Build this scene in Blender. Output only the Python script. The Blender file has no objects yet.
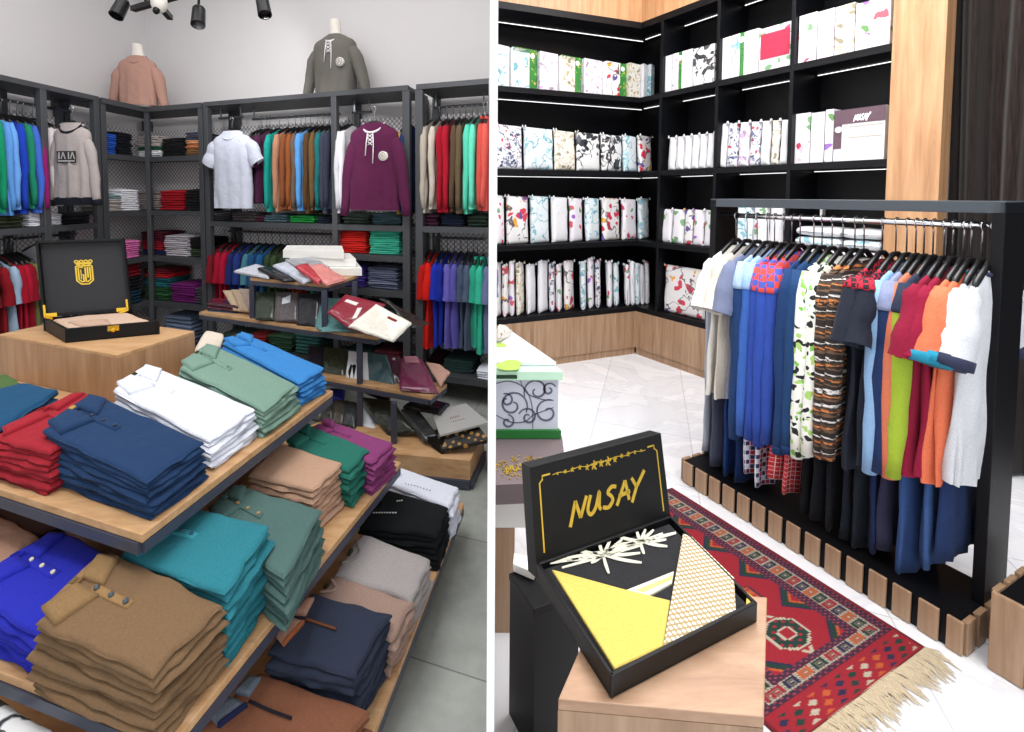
import bpy, math, random
from mathutils import Vector, Matrix, noise
PI = math.pi
rnd = random.Random(7)
scn = bpy.context.scene
COL = scn.collection

# ------------------------------------------------------------------ camera
H = 1.6; F_ = 480.0; CX = 440.0; CY = 218.0; TH = math.atan(0.048)
cd = bpy.data.cameras.new('camera'); cam = bpy.data.objects.new('camera', cd); COL.objects.link(cam)
cam.location = (0, 0, H); cam.rotation_euler = (PI/2 - TH, 0, 0)
cd.sensor_width = 36; cd.sensor_fit = 'HORIZONTAL'; cd.lens = F_/1024*36
cd.shift_x = (512-CX)/1024; cd.shift_y = (CY-366)/1024; cd.clip_start = 0.02
scn.camera = cam
UP = Vector((0, math.sin(TH), math.cos(TH))); FW = Vector((0, math.cos(TH), -math.sin(TH))); RT = Vector((1, 0, 0)); EYE = Vector((0, 0, H))
def ray(px, py): return FW + RT*((px-CX)/F_) + UP*((CY-py)/F_)
def P(px, py, z):
    d = ray(px, py); t = (z-H)/d.z; return EYE + d*t
def D(px, py, Y):
    d = ray(px, py); return EYE + d*(Y/d.y)
def V(*a): return Vector(a)

# ------------------------------------------------------------------ materials
def lin(h):
    if not isinstance(h, str): return (*h, 1)
    h = h.lstrip('#'); r = [int(h[i:i+2], 16)/255 for i in (0, 2, 4)]
    return tuple((c/12.92 if c <= .04045 else ((c+.055)/1.055)**2.4) for c in r) + (1,)
MATS = {}
def base(name):
    m = bpy.data.materials.new(name); m.use_nodes = True
    nt = m.node_tree; return m, nt, nt.nodes['Principled BSDF']
def N(nt, t, **k):
    n = nt.nodes.new(t)
    for a, b in k.items():
        if a in n.inputs: n.inputs[a].default_value = b
        else: setattr(n, a, b)
    return n
def ramp(nt, fac, stops, interp='LINEAR'):
    r = nt.nodes.new('ShaderNodeValToRGB'); r.color_ramp.interpolation = interp
    e = r.color_ramp.elements
    while len(e) < len(stops): e.new(.5)
    for i, (p, c) in enumerate(stops): e[i].position = p; e[i].color = lin(c)
    nt.links.new(fac, r.inputs[0]); return r.outputs[0]
def coords(nt, scale=(1, 1, 1), kind='Object', rot=(0, 0, 0), jitter=False):
    tc = nt.nodes.new('ShaderNodeTexCoord'); mp = nt.nodes.new('ShaderNodeMapping')
    mp.inputs['Scale'].default_value = scale; mp.inputs['Rotation'].default_value = rot
    src = tc.outputs[kind]
    if jitter:
        oi = nt.nodes.new('ShaderNodeObjectInfo'); mu = N(nt, 'ShaderNodeMath', operation='MULTIPLY'); mu.inputs[1].default_value = 7
        nt.links.new(oi.outputs['Random'], mu.inputs[0])
        ad = nt.nodes.new('ShaderNodeVectorMath'); nt.links.new(src, ad.inputs[0]); nt.links.new(mu.outputs[0], ad.inputs[1]); src = ad.outputs[0]
    nt.links.new(src, mp.inputs[0]); return mp.outputs[0]
def bump(nt, b, h, s=.3, d=.002):
    n = nt.nodes.new('ShaderNodeBump'); n.inputs['Strength'].default_value = s; n.inputs['Distance'].default_value = d
    nt.links.new(h, n.inputs['Height']); nt.links.new(n.outputs[0], b.inputs['Normal'])
def cloth(c, rough=.9):
    k = ('cloth', c, rough)
    if k in MATS: return MATS[k]
    m, nt, b = base('cloth_'+c); v = coords(nt)
    n1 = N(nt, 'ShaderNodeTexNoise', Scale=220.0, Detail=2.0); nt.links.new(v, n1.inputs[0])
    mx = nt.nodes.new('ShaderNodeMix'); mx.data_type = 'RGBA'; mx.blend_type = 'MULTIPLY'; mx.inputs[0].default_value = .35
    mx.inputs[6].default_value = lin(c)
    nt.links.new(ramp(nt, n1.outputs[0], [(.3, '#c4c4c4'), (.65, '#ffffff')]), mx.inputs[7]); nt.links.new(mx.outputs[2], b.inputs['Base Color'])
    b.inputs['Roughness'].default_value = rough; b.inputs['Sheen Weight'].default_value = .03; b.inputs['Specular IOR Level'].default_value = .15
    n2 = N(nt, 'ShaderNodeTexNoise', Scale=14.0, Detail=4.0); nt.links.new(v, n2.inputs[0]); bump(nt, b, n2.outputs[0], .55, .018)
    MATS[k] = m; return m
def film(c):      # cloth inside a glossy clear sleeve
    k = ('film', c)
    if k in MATS: return MATS[k]
    m, nt, b = base('film_'+c); b.inputs['Base Color'].default_value = lin(c); b.inputs['Roughness'].default_value = .55
    b.inputs['Coat Weight'].default_value = .9; b.inputs['Coat Roughness'].default_value = .08; b.inputs['Specular IOR Level'].default_value = .2
    n2 = N(nt, 'ShaderNodeTexNoise', Scale=11.0, Detail=5.0); nt.links.new(coords(nt, jitter=True), n2.inputs[0]); bump(nt, b, n2.outputs[0], 1., .04)
    MATS[k] = m; return m
def plain(name, c, rough=.5, metal=0., coat=0., spec=None, nb=0):
    k = ('plain', name)
    if k in MATS: return MATS[k]
    m, nt, b = base(name); b.inputs['Base Color'].default_value = lin(c); b.inputs['Roughness'].default_value = rough
    b.inputs['Metallic'].default_value = metal; b.inputs['Coat Weight'].default_value = coat
    if spec is not None: b.inputs['Specular IOR Level'].default_value = spec
    n1 = N(nt, 'ShaderNodeTexNoise', Scale=35.0, Detail=3.0); nt.links.new(coords(nt), n1.inputs[0]); bump(nt, b, n1.outputs[0], .12, .001)
    MATS[k] = m; return m
def glow(name, c, s):
    m, nt, b = base(name); b.inputs['Emission Color'].default_value = lin(c); b.inputs['Emission Strength'].default_value = s; MATS[('plain', name)] = m; return m
def wood(name, c1, c2, c3, scale=(14, 14, 1.1), rough=.45, rot=0):
    k = ('plain', name)
    if k in MATS: return MATS[k]
    m, nt, b = base(name); v = coords(nt, scale, rot=(0, 0, rot))
    n1 = N(nt, 'ShaderNodeTexNoise', Scale=2.2, Detail=6.0, Roughness=.62, Distortion=.35); nt.links.new(v, n1.inputs[0])
    nt.links.new(ramp(nt, n1.outputs[0], [(.28, c1), (.5, c2), (.72, c3)]), b.inputs['Base Color'])
    b.inputs['Roughness'].default_value = rough; bump(nt, b, n1.outputs[0], .15, .002); MATS[k] = m; return m
def attr_mat(name, rough=.8, coat=0.):
    k = ('plain', name)
    if k in MATS: return MATS[k]
    m, nt, b = base(name); a = nt.nodes.new('ShaderNodeAttribute'); a.attribute_name = 'Col'
    n1 = N(nt, 'ShaderNodeTexNoise', Scale=150.0, Detail=2.0); nt.links.new(coords(nt), n1.inputs[0])
    mx = nt.nodes.new('ShaderNodeMix'); mx.data_type = 'RGBA'; mx.blend_type = 'MULTIPLY'; mx.inputs[0].default_value = .4
    nt.links.new(a.outputs['Color'], mx.inputs[6]); nt.links.new(ramp(nt, n1.outputs[0], [(.3, '#b8b8b8'), (.7, '#ffffff')]), mx.inputs[7])
    nt.links.new(mx.outputs[2], b.inputs['Base Color']); b.inputs['Roughness'].default_value = rough; b.inputs['Coat Weight'].default_value = coat
    MATS[k] = m; return m
def floral(name, ground, cols, scale=14., thr=.32, lines=None, rough=.35, coat=.5):
    """printed wrapper: blots of colour and thin drawn lines on a pale ground"""
    k = ('plain', name)
    if k in MATS: return MATS[k]
    m, nt, b = base(name); v = coords(nt, jitter=True)
    nz = N(nt, 'ShaderNodeTexNoise', Scale=9.0, Detail=3.0); nt.links.new(v, nz.inputs[0])
    mv = nt.nodes.new('ShaderNodeMix'); mv.data_type = 'VECTOR'; mv.inputs[0].default_value = .12
    nt.links.new(v, mv.inputs[4]); nt.links.new(nz.outputs[1], mv.inputs[5]); v2 = mv.outputs[1]
    vo = N(nt, 'ShaderNodeTexVoronoi', Scale=scale); nt.links.new(v2, vo.inputs[0])
    sp = nt.nodes.new('ShaderNodeSeparateColor'); nt.links.new(vo.outputs['Color'], sp.inputs[0])
    n = len(cols); pal = ramp(nt, sp.outputs[0], [(i/n, c) for i, c in enumerate(cols)], 'CONSTANT')
    msk = N(nt, 'ShaderNodeMath', operation='LESS_THAN'); msk.inputs[1].default_value = thr; nt.links.new(vo.outputs['Distance'], msk.inputs[0])
    mx = nt.nodes.new('ShaderNodeMix'); mx.data_type = 'RGBA'; mx.inputs[6].default_value = lin(ground)
    nt.links.new(msk.outputs[0], mx.inputs[0]); nt.links.new(pal, mx.inputs[7]); out = mx.outputs[2]
    if lines:
        wv = N(nt, 'ShaderNodeTexNoise', Scale=scale*.45, Detail=1.5); nt.links.new(v2, wv.inputs[0])
        ln = ramp(nt, wv.outputs[0], [(0, '#000000'), (.47, '#000000'), (.485, '#ffffff'), (.5, '#ffffff'), (.515, '#000000'), (1, '#000000')])
        m2 = nt.nodes.new('ShaderNodeMix'); m2.data_type = 'RGBA'; nt.links.new(ln, m2.inputs[0]); nt.links.new(out, m2.inputs[6]); m2.inputs[7].default_value = lin(lines); out = m2.outputs[2]
    nt.links.new(out, b.inputs['Base Color']); b.inputs['Roughness'].default_value = rough; b.inputs['Coat Weight'].default_value = coat
    bump(nt, b, nz.outputs[0], .3, .01); MATS[k] = m; return m

M_METAL = plain('dark_steel', '#484a4e', .5, .2)
M_STEELB = plain('slate_steel', '#474b5b', .45, .3)
M_BLACK = plain('black_laminate', '#0b0c10', .45, spec=.2)
M_BOXBLK = plain('black_card', '#0e0e10', .45, 0, .0, spec=.25)
M_HANG = plain('black_plastic', '#0e0e10', .35)
M_CHROME = plain('chrome', '#e8e8ea', .15, 1.)
M_GOLD = plain('gold_foil', '#e8c24a', .3, .75)
M_BRASS = plain('brass', '#e6b93c', .25, .8)
M_WALL = plain('wall_paint', '#dcd9da', .9)
M_WHITE = plain('white_paint', '#ffffff', .8)
M_OAK = wood('oak_board', '#ae8058', '#c49a6e', '#d2ac84', (3, 14, 14))
M_OAKV = wood('oak_upright', '#9c7450', '#b08866', '#c09a76', (12, 12, 1))
M_OAKR = wood('oak_panel', '#876a50', '#a08064', '#b4967a', (12, 12, .8))
M_HEAD = wood('header_oak', '#a07450', '#b98c64', '#caa078', (12, 12, .8))

# ------------------------------------------------------------------ mesh builder
def tag(o, label=None, cat=None, group=None, kind=None):
    if label: o['label'] = label
    if cat: o['category'] = cat
    if group: o['group'] = group
    if kind: o['kind'] = kind
    return o
def wpos(o):
    p = V(0, 0, 0)
    while o: p += o.location; o = o.parent
    return p
def thing(name, label, cat, loc, group=None):
    o = bpy.data.objects.new(name, None); COL.objects.link(o); o.location = loc; o.empty_display_size = .05
    return tag(o, label, cat, group)
class MB:
    def __init__(s): s.v = []; s.f = []; s.mi = []; s.col = None
    def add(s, vs, fs, mi=0):
        n = len(s.v); s.v += [Vector(p) for p in vs]; s.f += [tuple(i+n for i in f) for f in fs]; s.mi += [mi]*len(fs); return s
    def hexa(s, b4, t4, mi=0):       # bottom 4 (ccw from above), top 4
        return s.add(list(b4)+list(t4), [(3, 2, 1, 0), (4, 5, 6, 7), (0, 1, 5, 4), (1, 2, 6, 5), (2, 3, 7, 6), (3, 0, 4, 7)], mi)
    def box(s, fr, u0, u1, v0, v1, z0, z1, mi=0):
        q = [fr(u0, v0), fr(u1, v0), fr(u1, v1), fr(u0, v1)]
        return s.hexa([V(p.x, p.y, z0) for p in q], [V(p.x, p.y, z1) for p in q], mi)
    def cbox(s, fr, u0, cut, v0, v1, z0, z1, mi=0):      # box whose far end follows the dividing wall
        q = [fr(u0, v0), fr(cut(v0), v0), fr(cut(v1), v1), fr(u0, v1)]
        return s.hexa([V(p.x, p.y, z0) for p in q], [V(p.x, p.y, z1) for p in q], mi)
    def prism(s, quad, z0, z1, mi=0):
        return s.hexa([V(p.x, p.y, z0) for p in quad], [V(p.x, p.y, z1) for p in quad], mi)
    def bar(s, a, b, w, h=None, up=V(0, 0, 1), mi=0):
        h = h or w; a = Vector(a); b = Vector(b); d = (b-a).normalized()
        if abs(d.dot(up)) > .98: up = V(0, 1, 0)
        x = d.cross(up).normalized(); y = x.cross(d).normalized()
        c = [(-w/2, -h/2), (w/2, -h/2), (w/2, h/2), (-w/2, h/2)]
        return s.hexa([a+x*p+y*q for p, q in c], [b+x*p+y*q for p, q in c], mi)
    def tube(s, pts, r, n=8, cap=True, mi=0, flat=1., up=V(0, 0, 1)):
        pts = [Vector(p) for p in pts]; rs = r if isinstance(r, (list, tuple)) else [r]*len(pts); o = len(s.v); fs = []
        for i, p in enumerate(pts):
            d = (pts[min(i+1, len(pts)-1)]-pts[max(i-1, 0)]).normalized()
            uu = up if abs(d.dot(up)) < .95 else V(0, 1, 0)
            x = d.cross(uu).normalized(); y = x.cross(d).normalized()
            for k in range(n):
                a = 2*PI*k/n; s.v.append(p + x*math.cos(a)*rs[i] + y*math.sin(a)*rs[i]*flat)
        for i in range(len(pts)-1):
            for k in range(n):
                k2 = (k+1) % n; fs.append((o+i*n+k, o+i*n+k2, o+(i+1)*n+k2, o+(i+1)*n+k))
        if cap: fs.append(tuple(o+k for k in reversed(range(n)))); fs.append(tuple(o+(len(pts)-1)*n+k for k in range(n)))
        s.f += fs; s.mi += [mi]*len(fs); return s
    def lathe(s, c, prof, n=20, mi=0, axis=V(0, 0, 1)):
        c = Vector(c); axis = Vector(axis).normalized(); x = axis.orthogonal().normalized(); y = axis.cross(x); o = len(s.v); fs = []
        for r, h in prof:
            for k in range(n):
                a = 2*PI*k/n; s.v.append(c + axis*h + x*r*math.cos(a) + y*r*math.sin(a))
        for i in range(len(prof)-1):
            for k in range(n):
                k2 = (k+1) % n; fs.append((o+i*n+k, o+i*n+k2, o+(i+1)*n+k2, o+(i+1)*n+k))
        s.f += fs; s.mi += [mi]*len(fs); return s
    def build(s, name, mats, parent=None, smooth=False, bevel=0, sub=0, **tags):
        if not s.v: raise Exception(name)
        if not isinstance(mats, (list, tuple)): mats = [mats]
        lo = V(min(p.x for p in s.v), min(p.y for p in s.v), min(p.z for p in s.v)); hi = V(max(p.x for p in s.v), max(p.y for p in s.v), 0)
        org = V((lo.x+hi.x)/2, (lo.y+hi.y)/2, lo.z)
        me = bpy.data.meshes.new(name); me.from_pydata([p-org for p in s.v], [], s.f); 
        for m in mats: me.materials.append(m)
        if len(mats) > 1: me.polygons.foreach_set('material_index', s.mi)
        if s.col:
            ca = me.color_attributes.new('Col', 'FLOAT_COLOR', 'POINT')
            flat = [x for c in s.col for x in c]; ca.data.foreach_set('color', flat)
        me.validate(); me.update()
        import bmesh
        bm = bmesh.new(); bm.from_mesh(me); bmesh.ops.recalc_face_normals(bm, faces=bm.faces); bm.to_mesh(me); bm.free()
        if smooth: me.polygons.foreach_set('use_smooth', [True]*len(me.polygons))
        o = bpy.data.objects.new(name, me); COL.objects.link(o); o.location = org - (wpos(parent) if parent else V(0, 0, 0)); o.parent = parent
        if bevel:
            md = o.modifiers.new('bevel', 'BEVEL'); md.width = bevel; md.segments = 2; md.limit_method = 'ANGLE'
        if sub:
            md = o.modifiers.new('sub', 'SUBSURF'); md.levels = sub; md.render_levels = sub
        tag(o, **tags) if tags else None
        return o
def dup(root, loc, label=None, group=None):
    r = root.copy(); COL.objects.link(r); r.location = loc
    if label: r['label'] = label
    if group: r['group'] = group
    for ch in list(root.children):
        c = ch.copy(); COL.objects.link(c); c.parent = r
        for g in list(ch.children):
            d = g.copy(); COL.objects.link(d); d.parent = c
    return r
def frame(O, X):          # O origin, X second point: u runs along, v runs away from the camera side
    O = V(O.x, O.y, 0); d = V(X.x-O.x, X.y-O.y, 0).normalized(); n = V(-d.y, d.x, 0)
    if n.dot(O) < 0: n = -n
    def fr(u, v, z=0): return O + d*u + n*v + V(0, 0, z)
    fr.O = O; fr.d = d; fr.n = n
    def u_at(px, v=0, z=H, py=None):
        r = ray(px, 195 if py is None else py); o2 = O + n*v
        # solve EYE+t r = o2 + d u  (xy)
        den = r.x*d.y - r.y*d.x
        t = (o2.x*d.y - o2.y*d.x)/den
        p = EYE + r*t; return (V(p.x, p.y, 0)-o2).dot(d)
    def hit(px, py, v=0):
        r = ray(px, py); o2 = O + n*v; den = r.x*d.y - r.y*d.x; t = (o2.x*d.y - o2.y*d.x)/den; return EYE + r*t
    fr.u_at = u_at; fr.hit = hit
    return fr

# ------------------------------------------------------------------ soft shapes
def slab(quad, thick, nu=14, nv=12, seed=0, amp=.004, rr=.5, droop=0., pinch=0.06, wob=.012, dome=0.):
    """soft folded slab between four 3D TOP corners [L,B,R,F] (u: L->F / B->R, v: L->B / F->R) of given thickness (scalar or per corner)"""
    L, B, R, F = [Vector(p) for p in quad]
    th = thick if isinstance(thick, (list, tuple)) else [thick]*4
    nrm = (F-L).cross(B-L).normalized()
    if (nrm.z < 0) if abs(nrm.z) > .5 else (nrm.dot(EYE-L) < 0): nrm = -nrm
    ns = noise.noise; m = MB(); idx = {}
    lu = (F-L).length; lv = (B-L).length
    tavg = sum(th)/4
    def surf(u, v):
        p = (L*(1-u)+F*u)*(1-v) + (B*(1-u)+R*u)*v; t = (th[0]*(1-u)+th[3]*u)*(1-v)+(th[1]*(1-u)+th[2]*u)*v; return p, t
    prof = [0.0, .02, .06, .14]
    us = [0, .012, .035, .08] + [.08+.84*i/(nu-5) for i in range(1, nu-5)] + [.92, .965, .988, 1]
    vs = [0, .012, .035, .08] + [.08+.84*i/(nv-5) for i in range(1, nv-5)] + [.92, .965, .988, 1]
    cu = (L+F+B+R)/4
    nU, nV = len(us), len(vs)
    for side in (1, -1):
        for i, u in enumerate(us):
            for j, v in enumerate(vs):
                p, t = surf(u, v)
                e = min(min(u, 1-u)*lu, min(v, 1-v)*lv)/(tavg*.62)
                k = math.sqrt(max(0., 1-(1-min(1, e))**2))
                w = ns(V(u*3.1+seed*3.7, v*3.1-seed*1.9, seed*.77))
                w2 = ns(V(u*8+seed, v*8+seed*2.3, 3.3))
                # outline wobble
                off = (p-cu); off.z = 0
                if off.length > 0: off.normalize()
                ed = 1-min(1, min(u, 1-u, v, 1-v)*6)
                wv = ns(V(u*5+seed*5.1, v*5, 8.8))
                c = (1-min(1, 5*min(u, 1-u)))*(1-min(1, 5*min(v, 1-v)))
                q = p - nrm*t*.5 + nrm*(side*t*.5*k) + off*(wv*wob*ed - c*pinch*.18*min(lu, lv)) + nrm*(w*amp + (w2*amp*.5 if side > 0 else 0)) - nrm*droop*ed*ed
                if dome: q += nrm*dome*math.sin(PI*u)*math.sin(PI*v)
                idx[(side, i, j)] = len(m.v); m.v.append(q)
    for side in (1, -1):
        for i in range(nU-1):
            for j in range(nV-1):
                f = (idx[(side, i, j)], idx[(side, i+1, j)], idx[(side, i+1, j+1)], idx[(side, i, j+1)])
                m.f.append(f if side > 0 else f[::-1]); m.mi.append(0)
    def rim(a, b): m.f.append((idx[(1,)+a], idx[(1,)+b], idx[(-1,)+b], idx[(-1,)+a])); m.mi.append(0)
    for i in range(nU-1): rim((i, 0), (i+1, 0)); rim((i, nV-1), (i+1, nV-1))
    for j in range(nV-1): rim((0, j), (0, j+1)); rim((nU-1, j), (nU-1, j+1))
    m.surf = lambda u, v, h=0.: surf(u, v)[0] + nrm*(ns(V(u*3.1+seed*3.7, v*3.1-seed*1.9, seed*.77))*amp + ns(V(u*8+seed, v*8+seed*2.3, 3.3))*amp*.5 + h + (dome*math.sin(PI*u)*math.sin(PI*v) if dome else 0))
    m.nrm = nrm
    return m
def patch(m, poly, h0=.0015, h1=.006, n=6):
    """thin raised cloth patch on a slab's surface: poly = 4 (u,v) corners"""
    r = MB(); a, b, c, d = poly; top = []
    for i in range(n+1):
        for j in range(n+1):
            s, t = i/n, j/n
            u = (a[0]*(1-s)+b[0]*s)*(1-t)+(d[0]*(1-s)+c[0]*s)*t; v = (a[1]*(1-s)+b[1]*s)*(1-t)+(d[1]*(1-s)+c[1]*s)*t
            e = 1 if 0 < i < n and 0 < j < n else .55
            r.v.append(m.surf(u, v, h0+(h1-h0)*e))
    for i in range(n+1):
        for j in range(n+1):
            s, t = i/n, j/n
            u = (a[0]*(1-s)+b[0]*s)*(1-t)+(d[0]*(1-s)+c[0]*s)*t; v = (a[1]*(1-s)+b[1]*s)*(1-t)+(d[1]*(1-s)+c[1]*s)*t
            r.v.append(m.surf(u, v, -.004))
    K = (n+1)*(n+1); id_ = lambda i, j, k=0: i*(n+1)+j+k*K
    for i in range(n):
        for j in range(n):
            r.f.append((id_(i, j), id_(i+1, j), id_(i+1, j+1), id_(i, j+1)))
    for i in range(n):
        for (p, q) in (((i, 0), (i+1, 0)), ((i, n), (i+1, n)), ((0, i), (0, i+1)), ((n, i), (n, i+1))):
            r.f.append((id_(*p), id_(*q), id_(*q, 1), id_(*p, 1)))
    r.mi = [0]*len(r.f); return r

ORD = ['topmost'] + [w+' from top' for w in ('second', 'third', 'fourth', 'fifth', 'sixth', 'seventh', 'eighth', 'ninth', 'tenth', 'eleventh', 'twelfth')]
def stack(colour, quad, zs, zb, n, label, where, style=None, col2=None, kind='folded polo shirt', name='folded_polo_shirt', grow=.01, buttons='#2a2c33', gpname=None, wob=.012, lo=0.):
    """n folded shirts; quad = four pixels of the top outline [L(collar),B(collar),R,F], zs = heights of those corners, zb = board"""
    if not isinstance(zs, (list, tuple)): zs = [zs]*4
    pts = [P(px, py, z) for (px, py), z in zip(quad, zs)]
    cen = sum(pts, V(0, 0, 0))/4
    for k in range(n):
        jit = [V(rnd.uniform(-1, 1)*.007, rnd.uniform(-1, 1)*.007, 0) for _ in range(4)] if k else [V(0, 0, 0)]*4
        sh = V(rnd.uniform(-.005, .005), rnd.uniform(-.005, .005), 0) if k else V(0, 0, 0)
        q = []; th = []
        for p, z, j in zip(pts, zs, jit):
            t = (z-zb)/n; top = z - t*k
            o = (p-cen); o.z = 0
            g = 1+grow*min(k, 4)
            q.append(V(cen.x+o.x*g, cen.y+o.y*g, top)+j+sh); th.append(t*.93)
        m = slab(q, th, seed=rnd.uniform(0, 50) if k else hash_(label), amp=.003, wob=wob, droop=.004)
        c = col2[k] if col2 and k < len(col2) else colour
        o = m.build(name, cloth(c), smooth=True, label=f'{label} {kind}, {ORD[k]} {where}' if n > 1 else f'{label} {kind} {where}', cat='folded shirt', group=gpname or f'{label} {kind}s {where}')
        if k == 0 and style: style(m, o, buttons)
    return
def hash_(s): return sum(ord(c)*(i+1) for i, c in enumerate(s)) % 97 * .53
def button(m, u, v, r, col, par, h=.007):
    b = MB(); p = m.surf(u, v, h); b.lathe(p, [(0.0005, .0025), (r*.45, .0022), (r*.6, .0036), (r, .0034), (r, -.003), (0.0005, -.003)], 14, axis=m.nrm)
    b.build('button', plain('button_'+col, col, .3), par, smooth=True)
def polo(collar=None, placket=None, tagc='#3c3a25', nb=3, vc=.5, flip=1, plen=.34, tri=False, br=.0055):
    """collar at u=0 end; placket runs along +u from the collar"""
    def st(m, o, bcol):
        base_m = o.data.materials[0]; cm = cloth(collar) if collar else base_m; pm = cloth(placket) if placket else base_m
        # collar wings
        patch(m, [(.03, vc-.02), (.25, vc-.03), (.17, vc-.46), (-.02, vc-.38)], .003, .014).build('collar_wing', cm, o, smooth=True)
        patch(m, [(.03, vc+.06), (.22, vc+.08), (.13, vc+.44), (-.02, vc+.36)], .003, .014).build('collar_wing', cm, o, smooth=True)
        # neck stand
        patch(m, [(-.01, vc-.30), (.045, vc-.05), (.045, vc+.07), (-.01, vc+.31)], .004, .010).build('collar_stand', cm, o, smooth=True)
        patch(m, [(.0, vc-.07), (.035, vc-.06), (.035, vc+.02), (.0, vc+.02)], .010, .014, 3).build('neck_label', cloth(tagc), o)
        patch(m, [(.16, vc-.03), (.16+plen, vc-.03), (.16+plen, vc+.075), (.16, vc+.075)], .001, .006).build('placket', pm, o, smooth=True)
        for i in range(nb): button(m, .20+i*(plen-.08)/max(1, nb-1), vc+.022, br, bcol, o)
    return st
def crew(rib=None, tagc='#3c3a25', vc=.5):
    def st(m, o, bcol):
        cm = cloth(rib) if rib else o.data.materials[0]; r = MB(); pts = [m.surf(.015+.13*math.sin(PI*t/12), vc-.26+.52*t/12, .001) for t in range(13)]
        r.tube(pts, .0048, 8); r.build('neck_rib', cm, o, smooth=True)
        patch(m, [(.01, vc-.08), (.05, vc-.07), (.05, vc+.05), (.01, vc+.05)], .004, .008, 3).build('neck_label', cloth(tagc), o)
    return st
def zipneck(collar, zipc, trim):
    def st(m, o, bcol):
        patch(m, [(.02, .48), (.17, .46), (.12, .12), (-.0, .2)], .003, .014).build('collar_wing', cloth(collar), o, smooth=True)
        patch(m, [(.02, .56), (.14, .58), (.10, .86), (0, .82)], .003, .014).build('collar_wing', cloth(collar), o, smooth=True)
        patch(m, [(.12, .11), (.145, .11), (.19, .46), (.165, .46)], .010, .016).build('collar_trim', cloth(trim), o, smooth=True)
        r = MB(); r.tube([m.surf(.17+.38*t/8, .52-.03*t/8, .005) for t in range(9)], .0035, 6); r.build('placket_zip', cloth(zipc), o, smooth=True)
    return st
def pack(pts, t, matl, name, label, cat='packaged shirt', group=None, seed=None, amp=.003, wob=.006, pinch=.02, style=None, parent=None):
    m = slab(pts, t, 13, 11, seed=seed if seed is not None else rnd.uniform(0, 90), amp=amp, wob=wob, pinch=pinch)
    o = m.build(name, matl, parent, smooth=True)
    if not parent: tag(o, label, cat, group)
    if style: style(m, o, '#2a2c33')
    return m, o

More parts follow.
